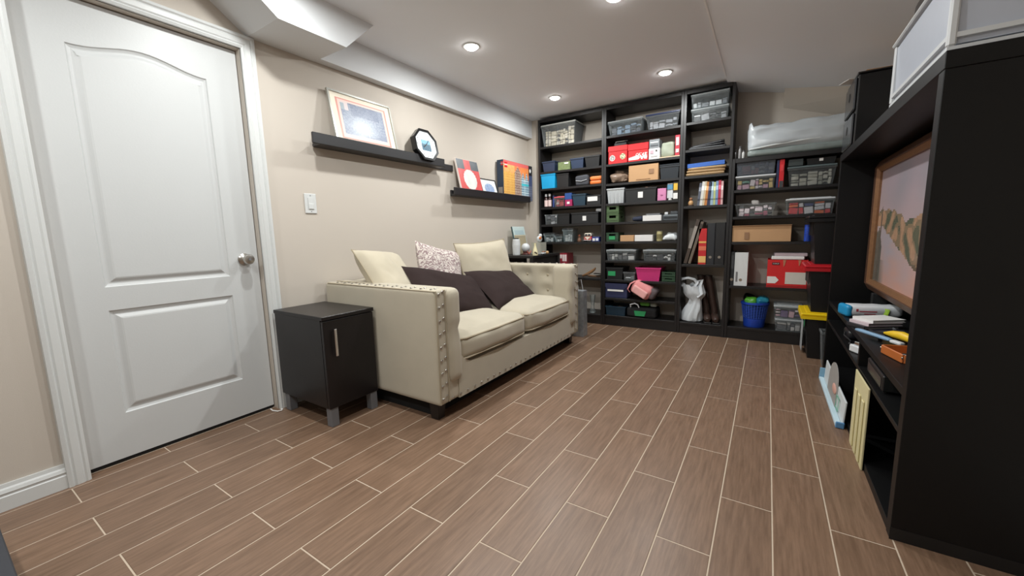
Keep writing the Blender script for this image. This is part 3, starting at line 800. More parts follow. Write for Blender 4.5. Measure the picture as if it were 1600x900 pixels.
# ---------------- left bookcase
bin_('grey clear tote of cream papers with pale lid, left bookcase top shelf', -2.156, -1.765, Z1[0], .222, smokeM, lid=mat('pale_grey_lid', (188,190,186), .45), t=.022, contents=.8, pal=[(222,212,188),(206,196,172),(230,222,204)], ribs=3, d=.24)
bin_('navy plastic bin at the left end of the second shelf', -2.148, -1.998, Z1[1], .108, NAVY, group='small open bins')
carton('green camouflage-patterned box between two navy bins', -1.962, -1.826, Z1[1], .082, mat('camo', (110,124,82), .7, var=.55, scale=45), tape=False, patches=[(.03,.066,.045,.014,paperM)])
bin_('navy plastic bin with white paper showing on the second shelf', -1.820, -1.676, Z1[1], .104, NAVY, group='small open bins', contents=1.12, pal=[(226,226,222),(200,206,210)])
bin_('black plastic bin at the right end of the second shelf', -1.662, -1.505, Z1[1], .108, BLK, group='small open bins')
bin_('bright cyan open bin on the left bookcase', -2.160, -1.992, Z1[2], .150, cm((20,160,214), .4), group='small open bins', t=.008, y0=3.872)
bin_('black square bin beside the bright cyan one', -1.978, -1.842, Z1[2], .140, BLK, group='small open bins', t=.004)
cs = thing('fabric_case', 'dark grey soft case with a pale zip on the third shelf', 'case', (-1.70,3.89,Z1[2]+.0005))
obj('case_body', crumpled(-.072, .072, 0, .18, 0, .105, 3, .006, 12, .02, 8), cm((66,68,74), .8), cs, True)
obj('zip', MB().tube([(-.06,-.004,.052),(0,-.008,.042),(.06,-.004,.055)], .004, 6), cm((170,172,176),.4), cs, True)
oc = thing('hard_case', 'orange rounded case at the right end of the third shelf', 'case', (-1.549,3.89,Z1[2]+.0005))
obj('lower_shell', softbox(-.062,.062,0,.17,0,.040,.014,6), cm((222,116,52), .45), oc, True)
obj('upper_shell', softbox(-.062,.062,0,.17,.0405,.082,.014,6), cm((226,124,58), .45), oc, True)
for i, x in enumerate((-2.122, -2.078)):
    o = thing('bottle', ('leftmost', 'second')[i]+' pink-labelled bottle with white cap on the left bookcase', 'bottle', (x,3.915,Z1[3]+.0005), group='pink-labelled bottles')
    obj('glass', MB().lathe((0,0,0), [(.019,0),(.020,.004),(.020,.085),(.016,.10),(.009,.108),(.009,.118)], 14), cm((60,40,40), .25), o, True)
    obj('label_band', MB().lathe((0,0,0), [(.0205,.012),(.0205,.078)], 14), cm((226,200,196), .6), o, True)
    obj('cap', MB().lathe((0,0,0), [(.013,.1185),(.0135,.122),(.0135,.142),(.010,.146)], 12), milkM, o, True)
book('slim blue notebook standing behind the pink-labelled bottles', -2.050, -2.030, Z1[3], .125, (58,78,140), y0=3.93)
bin_('small clear tub of red and white packets', -2.008, -1.892, Z1[3], .105, clearM, t=.006, contents=.9, pal=[(206,70,76),(232,214,210),(220,150,150)], lid=cm((200,90,96),.4), d=.14)
carton('small magenta carton below a blue one', -1.884, -1.804, Z1[3], .068, cm((166,40,92), .5), tape=False, patches=[(0,.034,.03,.024,paperM)], d=.12)
carton('small blue carton on top of the magenta one', -1.886, -1.808, Z1[3]+.069, .066, cm((38,76,140), .5), tape=False, d=.12)
bin_('teal-navy open bin on the fourth shelf of the left bookcase', -1.800, -1.652, Z1[3], .118, TEAL, group='small open bins')
carton('flat black box with large white label on the left bookcase', -1.642, -1.492, Z1[3], .094, BLK, tape=False, name='storage_box', patches=[(-.01,.058,.105,.044,paperM)], lidline=.02)
bin_('small clear tub of grey parts at the fifth shelf left', -2.122, -1.978, Z1[4], .108, clearM, t=.005, contents=.9, pal=[(150,152,156),(190,192,196),(90,92,98)])
bin_('plain black box beside the clear tub of grey parts', -1.970, -1.834, Z1[4], .110, BLK, t=.004)
carton('long black box with a small white label on the fifth shelf', -1.810, -1.518, Z1[4], .112, BLK, tape=False, name='storage_box', lidline=.018, patches=[(.0,.052,.040,.048,paperM)])
cu = thing('cup', 'small white cup lying on the long black box', 'cup', (-1.552,3.93,Z1[4]+.1315), rot=(0,R(90),R(10)))
obj('cup_body', MB().lathe((0,0,0), [(.016,0),(.018,.005),(.022,.05),(.0195,.05),(.015,.008)], 16), milkM, cu, True)
obj('foot_ring', MB().lathe((0,0,0), [(.011,-.003),(.013,-.0005)], 14), milkM, cu, True)
for i, (x0, x1, h, lb) in enumerate(((-2.142,-2.022,.098,'wide glass food container with lid, sixth shelf left end'),(-2.010,-1.920,.076,'small glass food container between two larger ones'),(-1.912,-1.796,.142,'tall glass storage jar of pale things on the sixth shelf'))):
    bin_(lb, x0, x1, Z1[5], h, glassM, t=.010, d=.13, lid=smokeM, contents=.6, pal=[(170,176,178),(206,210,210)], name='food_container', cat='container', group='glass food containers')
fg = thing('figurine', 'small brown figurine left of the red toy van', 'figurine', (-1.735,3.92,Z1[5]+.0005))
obj('figure_body', MB().lathe((0,0,0), [(.018,0),(.022,.008),(.018,.028),(.010,.040),(.013,.052),(.009,.063)], 12), cm((112,78,58), .6), fg, True)
obj('hat', MB().lathe((0,0,0), [(.018,.0635),(.018,.066),(.008,.068),(.005,.076)], 12), cm((150,80,50), .6), fg, True)
vn = thing('toy_van', 'red and cream toy camper van on the left bookcase', 'toy', (-1.636,3.93,Z1[5]+.0005))
obj('lower_body', softbox(-.044,.044,-.03,.05,.012,.052,.012,6), cm((196,40,42), .3), vn, True)
obj('upper_body', softbox(-.040,.040,-.026,.05,.0525,.092,.014,6), cm((232,224,206), .3), vn, True)
obj('windscreen', MB().box(-.030,-.003,-.0285,-.0262,.060,.080).box(.003,.030,-.0285,-.0262,.060,.080), cm((40,48,56),.1), vn)
obj('front_panel', MB().prism([(-.034,.051),(.034,.051),(.0,.020)], -.0322, -.0302, 'y'), cm((232,224,206), .3), vn)
for s in (-1, 1):
    obj('headlight', MB().cyl((s*.030,-.0335,.030), .006, .003, 10, axis='y'), chromeM, vn)
    for y in (-.014, .034): obj('wheel', MB().cyl((s*.040-.006,y,.0125), .0125, .012, 12, axis='x'), BLK, vn)
obj('bumper', MB().cbox(-.042,.042,-.036,-.0305,.012,.018,.002), milkM, vn)
carton('small blue and white box right of the toy van', -1.584, -1.503, Z1[5], .050, cm((36,52,124), .45), tape=False, d=.1, patches=[(-.018,.022,.026,.026,paperM),(.018,.024,.028,.028,cm((210,216,230),.5))])
for i in range(3):
    x = -1.948+i*.027
    book(('leftmost','middle','rightmost')[i]+' red and white striped book behind the sofa arm', x, x+.025, Z1[6], .255, (150,44,56), band=[(.80,.28,(226,206,204))] if i else [(.86,.16,(226,206,204))], group='red and white books')
bd = thing('driftwood', 'brown driftwood ornament above the far sofa arm', 'ornament', (-1.60,3.93,Z1[6]+.0005))
obj('main_branch', MB().tube([(-.11,.02,.012),(-.06,.0,.03),(-.01,.02,.06),(.02,.03,.085),(.03,.03,.10)], [.010,.014,.016,.012,.006], 8), cm((120,86,54), .8), bd, True)
obj('side_branch', MB().tube([(-.05,.0,.03),(-.02,-.02,.02),(.03,-.02,.016),(.09,.0,.012)], [.010,.012,.010,.006], 8), cm((92,66,44), .8), bd, True)
ts = thing('belt', 'coiled dark belt on the seventh shelf of the left bookcase', 'belt', (-1.515,3.95,Z1[6]+.0005))
obj('strap', MB().tube([(-.02+.028*math.cos(a*.6)*(1+.04*a), .028*math.sin(a*.6)*(1+.04*a), .006+.0022*a) for a in range(18)], .006, 6), cm((40,34,32), .6), ts, True)
obj('buckle', MB().box(.004,.018,-.03,-.012,.0465,.0505), steelM, ts)
gv = thing('vase', 'clear glass vase at the bottom of the left bookcase', 'vase', (-1.60,3.96,Z1[7]+.0005))
obj('glass', MB().lathe((0,0,0), [(.03,0),(.032,.004),(.018,.05),(.016,.08),(.030,.19),(.028,.19),(.013,.08)], 18), glassM, gv, True)
# ---------------- middle bookcase
bin_('clear tote of dark blue things, middle bookcase top shelf', -1.420, -1.098, Z2s[0], .132, clearM, contents=.75, pal=[(54,66,92),(110,130,150),(70,74,84)], t=.016, lid=lidM)
bin_('clear tote with navy lid, middle bookcase top shelf', -1.062, -.772, Z2s[0], .134, smokeM, lid=cm((40,52,88),.35), t=.020, contents=.7, pal=[(170,172,178),(150,154,162)])
rb1 = carton('red box with round emblem and a black caddy on top', -1.415, -1.232, Z2s[1], .166, cm((206,28,34), .45), tape=False, lidline=.05)
printed('round_emblem', .055, .055, 20, 20, lambda u,v: ((226,224,220) if .14 < (u-.5)**2+(v-.5)**2 < .24 or ((u-.5)**2+(v-.5)**2 < .10 and nz(u*9,v*9) > 0) else (60,24,26) if (u-.5)**2+(v-.5)**2 < .14 else (206,28,34)), rb1, (-.052,-.0012,.055), FACE_FRONT)
printed('round_emblem', .060, .060, 20, 20, lambda u,v: ((236,226,180) if (u-.5)**2+(v-.5)**2 < .20 and nz(u*7+3,v*7) > -.05 else (70,90,60) if (u-.5)**2+(v-.5)**2 < .20 else (206,28,34)), rb1, (.050,-.0012,.062), FACE_FRONT)
cd = thing('caddy', 'black wire caddy on the red emblem box', 'caddy', (-1.315,3.93,Z2s[1]+.1675))
obj('tray', MB().cbox(-.06,.06,0,.10,0,.034,.004), BLK, cd)
obj('handle', MB().tube([(-.06,.05,.034),(-.06,.05,.056),(.06,.05,.056),(.06,.05,.034)], .004, 6), chromeM, cd, True)
rb2 = carton('red box with bold white lettering shapes beside the emblem box', -1.222, -1.038, Z2s[1], .162, cm((210,30,36), .45), tape=False, lidline=.06)
printed('white_print', .172, .070, 44, 18, lambda u,v: ((232,230,226) if (v < .55 and (u < .5 or nz(u*12,v*6,2) > -.15) and v < .30+.6*u) or (.38 < u and .25 < v < .85 and nz(u*14,v*5,7) > .02) else (210,30,36)), rb2, (0,-.0012,.050), FACE_FRONT)
carton('white carton below a grey one, next to the red boxes', -1.031, -.934, Z2s[1], .098, mat('white_carton', (222,220,218), .6), tape=False, patches=[(-.02,.065,.03,.03,cm((186,160,170),.6)),(.02,.075,.014,.014,inkM),(.0,.03,.06,.012,cm((190,186,184),.6))])
carton('small grey carton on top of the white one', -1.028, -.938, Z2s[1]+.099, .078, cm((128,132,136), .5), tape=False, patches=[(0,.05,.07,.012,cm((196,200,202),.5)),(0,.025,.07,.012,cm((90,94,98),.5))])
one('wrapped_parcel', crumpled(-.056,.056,0,.18,0,.128,5,.009,16,.018,10), mat('sage_wrap', (150,156,138), .5, var=.12), 'grey-green wrapped parcel right of the grey carton', 'parcel', loc=(-.870,3.895,Z2s[1]+.012), smooth=True)
one('wooden_board', MB().cbox(-.088,.088,0,.2,0,.010,.002), mat('pale_board', (206,184,156), .7), 'thin pale board under the grey-green parcel', 'board', loc=(-.848,3.882,Z2s[1]+.0006))
carton('tall red and pink carton at the right end of its shelf', -.802, -.763, Z2s[1]+.011, .175, cm((186,40,58), .45), tape=False, patches=[(0,.12,.026,.07,cm((230,176,180),.5)),(0,.04,.026,.03,cm((226,206,206),.5))])
one('plastic_bag', crumpled(-.09,.09,0,.17,0,.10,11,.028,17,.035,14,.45), mat('brown_bag', (132,112,96), .35, var=.5, scale=40), 'crumpled bag of brown and pink odds and ends', 'bag', loc=(-1.320,3.90,Z2s[2]+.012), smooth=True)
carton('plain brown cardboard box in the middle bookcase', -1.214, -.942, Z2s[2], .150, cardM, patches=[(.075,.082,.045,.042,mat('faint_print', (146,112,84), .8)),(0,.018,.13,.006,mat('faint_print2', (170,132,96), .8))])
bin_('black lidded box right of the brown cardboard box', -.926, -.764, Z2s[2], .130, cm((34,40,46),.45), lid=cm((30,36,42),.4), t=.008)
bin_('white translucent bin on the fourth shelf, middle bookcase', -1.427, -1.256, Z2s[3], .146, clear_mat('milky_clear', (206,210,212), .7, .3), t=.012, ribs=4, contents=.5, pal=[(200,204,206),(180,186,190)])
b6 = bin_('wide black open bin with a square white label', -1.243, -.956, Z2s[3], .130, BLK, t=.006, contents=1.08, pal=[(44,50,64),(196,160,140),(30,30,34)], patch=(.0,.066,.046,.056,paperM))
carton('small pink box right of the wide black bin', -.943, -.868, Z2s[3], .110, cm((206,130,172), .5), tape=False, lidline=.0, d=.12, patches=[(0,.05,.02,.006,cm((150,80,120),.5))])
tb = thing('squeeze_tube', 'white and blue tube standing by the pink box', 'tube', (-.836,3.915,Z2s[3]+.0005))
obj('tube_body', MB().taper(-.023,.023,-.016,.016,.018,.150,-.002), milkM, tb)
obj('blue_band', MB().box(-.0235,.0235,-.0225,-.0205,.095,.140), cm((86,140,172),.4), tb)
obj('cap', MB().cyl((0,0,0), .018, .0175, 14), paperM, tb, True)
carton('yellow and black packet at the end of the fourth shelf', -.808, -.764, Z2s[3], .160, cm((52,44,34), .4), tape=False, d=.06, patches=[(0,.115,.034,.06,cm((222,178,60),.5)),(0,.034,.038,.052,paperM)])
GRN = cm((74,98,62), .5); GRN2 = cm((40,70,48), .5); GTAG = cm((46,150,92), .45)
crate('green folding crate, lower of two stacked in the middle bookcase', -1.430, -1.306, Z2s[4], .080, GRN, group='green crates')
crate('green folding crate stacked on another', -1.430, -1.306, Z2s[4]+.082, .080, GRN, group='green crates')
one('folded_cloth', crumpled(-.05,.05,0,.16,0,.046,21,.01,14,.02,8), cm((34,40,60), .8), 'folded navy cloth beside the flat white box', 'cloth', loc=(-1.125,3.89,Z2s[4]+.004), smooth=True)
carton('flat white box in the middle of the fifth shelf', -1.074, -.904, Z2s[4], .052, mat('white_carton', (222,220,218), .6), tape=False, name='flat_box')
carton('flat grey box resting on the flat white one', -1.06, -.93, Z2s[4]+.0535, .018, cm((146,148,152), .5), tape=False, name='flat_box', y0=3.95, d=.15)
o = thing('router', 'grey electronic box with small parts at the shelf end', 'device', (-.826,3.90,Z2s[4]+.0005))
obj('case', MB().cbox(-.066,.066,0,.14,0,.052,.006), cm((96,102,106),.5), o)
obj('front_strip', MB().box(-.058,.058,-.0015,-.0005,.014,.036), cm((40,44,48),.3), o)
obj('upper_unit', MB().cbox(-.005,.062,.01,.12,.0525,.084,.005), cm((62,66,70),.5), o)
obj('white_plug', MB().cbox(-.055,-.025,.01,.05,.0525,.076,.004), milkM, o)
c2_ = crate('green crate with a bright label and black cords in it', -1.430, -1.308, Z2s[5], .088, GRN2, group='green crates', tag=GTAG)
one('cord_bundle', MB().tube([(.045*math.cos(a*.9)*(1-.02*a)+.01*math.sin(a*2.3), .05+.035*math.sin(a*.9), .010+.0032*a) for a in range(20)], .006, 6), BLK, 'bundle of black cords piled in the labelled green crate', 'cable', loc=(-1.371,3.93,Z2s[5]+.028), smooth=True)
carton('small brown cardboard carton next to a white one', -1.288, -1.154, Z2s[5], .060, cardM, d=.15)
carton('long white carton in the middle of the sixth shelf', -1.146, -.978, Z2s[5], .060, mat('white_carton', (222,220,218), .6), tape=False, d=.15)
cn = thing('tin_can', 'small yellowish tin can on the sixth shelf', 'can', (-.924,3.93,Z2s[5]+.0005))
obj('can_body', MB().lathe((0,0,0), [(.027,0),(.028,.003),(.028,.088),(.027,.091)], 18), cm((176,166,120), .45), cn, True)
obj('can_lid', MB().lathe((0,0,0), [(.0275,.0912),(.0285,.0925),(.0285,.096),(.025,.0965)], 18), steelM, cn, True)
obj('can_label', MB().lathe((0,0,0), [(.0285,.02),(.0285,.065)], 18), cm((120,110,70), .6), cn, True)
one('plastic_bag', crumpled(-.060,.060,0,.14,0,.064,31,.016,20,.025,12,.2), mat('glossy_white_bag', (208,212,214), .2), 'small crumpled white bag right of the tin can', 'bag', loc=(-.826,3.90,Z2s[5]+.008), smooth=True)
bin_('clear tote of silver tools, left half of its shelf', -1.424, -1.136, Z2s[6], .106, clearM, t=.010, lid=lidM, contents=.8, pal=[(176,176,174),(206,206,204),(90,90,92)])
bin_('clear tote of cables and white things, right half of its shelf', -1.060, -.768, Z2s[6], .106, clearM, t=.008, lid=lidM, contents=.8, pal=[(52,52,56),(222,222,220),(30,30,34)])
bin_('black bin with bright green label at the left of its shelf', -1.427, -1.258, Z2s[7], .124, BLK, t=.008, patch=(-.028,.062,.075,.046,GTAG))
bin_('low grey clear tub beside the pink bin', -1.250, -1.136, Z2s[7], .082, smokeM, t=.006, contents=.5, pal=[(200,204,206),(120,124,128)])
bin_('bright pink open bin in the middle bookcase', -1.130, -.896, Z2s[7], .130, cm((206,56,124), .45), t=.018)
crate('dark green folding crate, lower one right of the pink bin', -.884, -.766, Z2s[7], .046, GRN2, group='green crates')
crate('dark green folding crate, upper one right of the pink bin', -.884, -.766, Z2s[7]+.048, .046, GRN2, group='green crates')
nb = thing('fabric_box', 'navy fabric box with flap and white strip', 'box', (-1.324,3.885,Z2s[8]+.0005))
obj('box_body', softbox(-.112,.112,0,.22,0,.118,.008,6), cm((46,50,84), .85), nb, True)
obj('flap', MB().prism([(-.114,.150),(.114,.150),(.114,.118),(.085,.092),(-.085,.092),(-.114,.118)], -.008, -.002, 'y').box(-.114,.114,-.002,.222,.1185,.150), cm((40,44,76), .85), nb)
obj('white_strip', MB().box(-.085,.078,-.0105,-.0085,.070,.088), paperM, nb)
pb = thing('backpack', 'pink soft backpack slumped over the shelf edge', 'bag', (-1.095,3.875,Z2s[8]+.004), rot=(0,R(28),R(-8)))
PK = mat('pink_cloth', (214,138,138), .85, var=.12, scale=20)
obj('bag_body', crumpled(-.115,.085,-.045,.14,.035,.165,41,.014,10,.04,14), PK, pb, True)
obj('pocket', crumpled(-.085,.065,-.066,-.040,.05,.125,43,.006,12,.012,8), mat('pale_pink_cloth', (226,166,162), .85, var=.1), pb, True)
obj('strap', MB().tube([(-.11,-.02,.15),(-.13,-.05,.11),(-.125,-.06,.05),(-.10,-.04,.03)], .010, 8, .4), PK, pb, True)
obj('grey_panel', crumpled(.04,.12,-.02,.12,.06,.165,44,.010,10,.03,8), cm((92,80,82), .85), pb, True)
bin_('dark teal low bin on the bottom shelf', -1.430, -1.226, Z2s[9], .094, cm((26,50,66)), t=.008, contents=1.1, pal=[(40,60,74),(70,66,60),(30,40,48)])
tbg = thing('tote_bag', 'black tool bag with green patch on the bottom shelf', 'bag', (-1.070,3.880,Z2s[9]+.0005))
obj('bag_body', crumpled(-.142,.142,0,.20,0,.100,51,.006,10,.025,10), cm((24,24,26), .85), tbg, True)
obj('green_patch', MB().prism([(-.055,.018),(.035,.018),(.050,.068),(-.065,.068)], -.008, -.004, 'y'), GTAG, tbg)
obj('handle', MB().tube([(-.10,.0,.10),(-.105,-.005,.125),(-.06,-.008,.142),(-.03,-.005,.128),(-.02,.0,.10)], .006, 6), milkM, tbg, True)
one('folded_towel', crumpled(-.05,.05,0,.12,0,.05,53,.008,12,.02,8), cm((96,160,66), .8), 'green folded cloth on the black tool bag', 'cloth', loc=(-1.045,3.92,Z2s[9]+.112), smooth=True)
one('folded_towel', crumpled(-.035,.035,0,.11,0,.045,57,.008,12,.02,8), cm((150,156,146), .8), 'grey folded cloth right of the green one', 'cloth', loc=(-.965,3.92,Z2s[9]+.108), smooth=True)
# ---------------- narrow bookcase
bin_('clear box of cables, lower of two at the narrow bookcase top', -.675, -.392, Z3[0], .106, clearM, t=.006, lid=lidM, contents=.7, pal=[(40,40,44),(210,212,214),(120,122,126)])
bin_('clear box of small parts, upper of two at the narrow bookcase top', -.680, -.392, Z3[0]+.113, .114, clearM, t=.006, lid=lidM, contents=.5, pal=[(140,146,150),(190,196,198),(110,116,122)])
fl = [(-.69,.0,.018),(-.68,.019,.014),(-.66,.034,.016)]
for i, (x, z, h) in enumerate(fl):
    o = thing('folder', ('lowest','middle','topmost')[i]+' black document sleeve in the narrow bookcase pile', 'folder', (x+.145,3.89+.006*i,Z3[1]+.0006+z), rot=(0,R((0,-3,-7)[i]),R(2*i)))
    obj('cover', MB().cbox(-.145,.145-.02*i,0,.22,0,h,.004), cm((24,24,26), .35), o)
    obj('edge_strip', MB().box(-.14,.12-.02*i,-.0015,-.0004,h*.35,h*.6), cm((96,98,102), .4), o)
for i in range(3):
    o = thing('envelope', ('lowest','middle','topmost')[i]+' brown padded envelope under the blue folder', 'envelope', (-.553+.006*i,3.880,Z3[2]+.0006+.0245*i), rot=(0,0,R((0,1.5,-2)[i])))
    obj('paper_sleeve', softbox(-.152,.152,0,.22,0,.0235,.009,6), mat('manila', (196,164,118), .7, var=.08), o, True)
    obj('flap', MB().box(-.15,.15,-.002,.0,.010,.014), mat('manila_dark', (120,92,70), .7), o)
bf = thing('ring_binder', 'blue binder lying on the brown envelopes', 'binder', (-.547,3.885,Z3[2]+.0745), rot=(0,R(-1.5),0))
obj('cover', MB().box(-.146,.146,0,.22,0,.004).box(-.146,.146,0,.22,.031,.035).box(-.146,.146,0,.004,.004,.031), cm((38,92,176), .4), bf)
obj('pages', MB().box(-.14,.14,.006,.215,.0045,.0305), paperM, bf)
fg = thing('figurine', 'small gold and brown figurine left of the book row', 'figurine', (-.660,3.92,Z3[3]+.0005))
obj('figure_base', MB().lathe((0,0,0), [(.026,0),(.027,.008),(.022,.012)], 14), cm((70,56,48), .6), fg, True)
obj('figure_body', MB().lathe((0,0,0), [(.019,.0125),(.023,.026),(.017,.044),(.010,.05)], 12), cm((206,160,110), .45), fg, True)
obj('head', MB().sphere((0,0,.063), .014, 10, 7), cm((150,104,72), .5), fg, True)
bks = [('slate grey',(84,90,104),.020,.195,-5),('white',(214,212,206),.022,.205,-5),('cream',(206,190,160),.014,.205,-5),('orange-brown',(186,120,60),.020,.200,-4),('navy',(38,44,74),.024,.196,-3),('pale blue',(150,176,196),.022,.198,0),('yellow-green',(180,190,130),.016,.194,0),('light blue',(120,150,190),.018,.200,0),('red',(176,44,66),.020,.205,0),('pale pink',(212,170,170),.016,.196,0)]
x = -.606
for i, (cn_, col, th, h, tl) in enumerate(bks):
    book('%s spined book in the row of the narrow bookcase' % cn_, x, x+th, Z3[3]+(.001 if tl else 0), h, col, tilt=R(-tl), band=[(.72,.18,tuple(min(255,c+70) for c in col)),(.25,.06,tuple(max(0,c-60) for c in col))], group='row of books')
    x += th+.0012
book('tall dark brown album leaning left, outermost', -.700, -.672, Z3[4]+.006, .405, (70,58,50), tilt=R(14), band=[(.6,.5,(150,142,134))], group='leaning albums', d=.2)
book('tall grey-brown album leaning left, inner one', -.662, -.640, Z3[4]+.005, .385, (104,92,80), tilt=R(14.5), band=[(.9,.1,(60,48,40))], group='leaning albums', d=.2)
rbk = book('thick red book with gold lettering marks', -.578, -.516, Z3[4], .318, (190,34,38), band=[(.62,.05,(220,170,90)),(.45,.12,(214,110,80)),(.14,.18,(224,180,110))], d=.2)
def ring_binder(label, x0, x1, z0, h, col, group=None, d=.23, ptch=None):
    w = (x1-x0)/2; o = thing('ring_binder', label, 'binder', ((x0+x1)/2, 3.888, z0+.0006), group=group)
    obj('cover', MB().cbox(-w,-w+.003,0,d,0,h,.001).cbox(w-.003,w,0,d,0,h,.001).cbox(-w+.0031,w-.0031,0,.003,0,h,.001), cm(col,.45), o)
    obj('pages', MB().box(-w+.006,w-.006,.01,d-.01,.004,h-.012), paperM, o)
    obj('finger_ring', MB().lathe((0,-.001,h*.18), [(.008,0),(.012,.0),(.012,.002),(.008,.002)], 14, 'y'), steelM, o, True)
    if ptch: obj('spine_label', MB().box(-w*ptch[0],w*ptch[1],-.0012,-.0003,h*ptch[2],h*ptch[3]), ptch[4], o)
ring_binder('black binder right of the thick red book', -.512, -.450, Z3[4], .362, (36,38,42), 'black binders')
ring_binder('black binder against the narrow bookcase side', -.448, -.372, Z3[4], .366, (26,26,28), 'black binders')
# white plastic bag
wbm = mat('white_bag_film', (206,212,216), .3, var=.05)
pbg = thing('plastic_bag', 'white plastic carrier bag with open handles beside the boots', 'bag', (-.628,3.955,Z3[5]+.0006))
mb = MB(); n_, prof_ = 40, [(.070,.0),(.088,.010),(.090,.04),(.080,.08),(.070,.12),(.060,.16),(.050,.195),(.058,.22),(.080,.245),(.088,.275),(.084,.31),(.090,.345)]
for (r_, z_) in prof_:
    for i in range(n_):
        a = 2*PI*i/n_; fold = .10*math.sin(a*7+z_*9)*(.4+z_*2)+.22*nz(2.4*math.cos(a), 2.4*math.sin(a), z_*9)
        q = r_*(1+fold); mb.v.append((q*math.cos(a)+.035*math.sin(z_*11-.6)*(z_ > .05), q*math.sin(a)*.62, z_+.03*nz(3*math.cos(a),3*math.sin(a),z_*7)*min(1, z_*8)))
for k_ in range(len(prof_)-1):
    for i in range(n_): mb.f.append((k_*n_+i, k_*n_+(i+1) % n_, (k_+1)*n_+(i+1) % n_, (k_+1)*n_+i))
mb.f.append(tuple(range(n_-1,-1,-1)))
obj('bag_body', mb, wbm, pbg, True)
obj('bag_handle', MB().tube([(-.085,-.03,.325),(-.105,-.03,.36),(-.085,-.035,.398),(-.03,-.035,.410),(.02,-.03,.398),(.045,-.028,.365),(.03,-.025,.32)], [.022,.016,.012,.011,.012,.015,.02], 8, .35), wbm, pbg, True)
obj('bag_handle', MB().tube([(.03,-.03,.33),(.055,-.035,.38),(.085,-.03,.395),(.07,-.035,.34),(.088,-.045,.27),(.055,-.05,.235)], [.014,.016,.016,.018,.016,.008], 8, .3), wbm, pbg, True)
BT = mat('brown_leather', (62,46,40), .4, var=.2, scale=18)
for i, (x, lean) in enumerate(((-.496,-.05),(-.428,-.052))):
    o = thing('boot', ('tall brown leather boot nearer the white plastic bag','tall brown leather boot nearer the bookcase side')[i], 'boot', (x,3.985,Z3[5]+.0006), rotz=R(12), group='pair of brown boots')
    obj('shaft', MB().tube([(0,.06,.05),(0,.062,.11),(lean*.4,.066,.20),(lean*.8,.07,.32),(lean*1.2,.072,.42)], [.031,.029,.030,.031,.032], 14), BT, o, True)
    obj('foot', MB().tube([(0,.092,.045),(0,.06,.05),(0,.02,.046),(0,-.02,.040),(0,-.062,.034),(0,-.085,.030)], [.029,.033,.033,.033,.030,.016], 12), BT, o, True)
    obj('sole', MB().cbox(-.030,.030,-.098,.10,0,.012,.008).cbox(-.026,.026,.06,.108,.0001,.026,.004), cm((28,24,22),.6), o)
    obj('top_band', MB().lathe((lean*1.2,.072,.415), [(.0325,0),(.0335,.006),(.0325,.012)], 16), cm((44,34,30),.5), o, True)
# ---------------- low bookcase
bagM = mat('bedding_bag_film', (188,194,198), .28, var=.05, scale=6)
bb = thing('bedding_bag', 'long white plastic bag of bedding on the low bookcase', 'bag', (.085,3.885,1.5308))
def bfn(p, u):
    f = 1+(-.10 if u.z > 0 else .02)*0
    q = Vector((p.x, p.y, p.z))
    tp = max(0, (u.z+1)/2)
    q.x -= .012*(1-tp)*(-1 if u.x < 0 else 0)
    wr = nz(p.x*5, p.y*7, p.z*20)*.014+nz(p.x*13, p.y*11, p.z*34)*.006
    if u.y < -.8: q.y += wr-.030*math.exp(-((u.z+.25)/.5)**2)*(1-u.x**4)
    if u.z > .8: q.z += nz(p.x*7, p.y*7, 3)*.022+nz(p.x*19, p.y*9, 5)*.008-(.03*(1-min(1,abs(u.x+1)*2.2)) if False else 0)+(.035 if u.x < -.85 and u.y < 0 else 0)
    return q
obj('film', softbox(-.335,.335,.0,.255,.03,.255,.05,22,bfn), bagM, bb, True)
obj('lower_fold', softbox(-.325,.335,-.012,.24,.0,.062,.026,14,lambda p,u: p+Vector((0,nz(p.x*10,p.z*20)*.008,0))), mat('bedding_bag_grey', (132,142,140), .35, var=.15, scale=30), bb, True)
obj('seam', MB().tube([(-.315,-.008,.060),(-.15,-.022,.075),(.05,-.02,.088),(.2,-.018,.094),(.33,-.010,.10)], .006, 6), mat('bag_seam', (220,226,226), .25), bb, True)
for i, x in enumerate((-.322, -.294, -.268)):
    o = thing('small_bottle', ('dark','silver','white')[i]+' little bottle left of the bedding bag', 'bottle', (x,3.90,1.5308), group='little bottles on the low bookcase')
    h = (.075,.10,.065)[i]
    obj('glass', MB().lathe((0,0,0), [(.010,0),(.011,.003),(.011,h*.7),(.006,h*.8),(.006,h*.86)], 12), cm(((46,44,44),(150,150,150),(190,190,188))[i], .3), o, True)
    obj('cap', MB().lathe((0,0,0), [(.008,h*.865),(.008,h)], 12), cm(((20,20,20),(90,90,92),(70,70,72))[i], .4), o, True)
bin_('clear lidded box of green and pink craft papers, lower of two', -.313, -.036, Z4[0], .112, clearM, t=.006, lid=milkM, contents=.85, pal=[(110,170,150),(222,214,220),(214,190,120),(200,160,180)])
bin_('clear lidded box of blue and red craft things, upper of two', -.313, -.040, Z4[0]+.119, .112, clear_mat('dark_clear_plastic', (110,116,124), .4), t=.006, contents=.8, pal=[(70,80,120),(170,90,90),(200,204,206),(50,54,64)])
book('slim navy book beside the red packet', -.030, -.014, Z4[0], .212, (34,44,84))
carton('upright red packet on the low bookcase', -.011, .021, Z4[0]+.0, .216, cm((206,28,38), .4), tape=False, d=.12, patches=[(0,.02,.026,.06,cm((60,60,62),.5)),(0,.15,.02,.05,cm((224,60,66),.4))])
bin_('clear tote of white script-covered papers, low bookcase upper shelf', .046, .345, Z4[0], .150, smokeM, t=.016, contents=.8, pal=[(206,206,192),(176,178,164),(222,222,210)], lid=cm((96,108,110),.35))
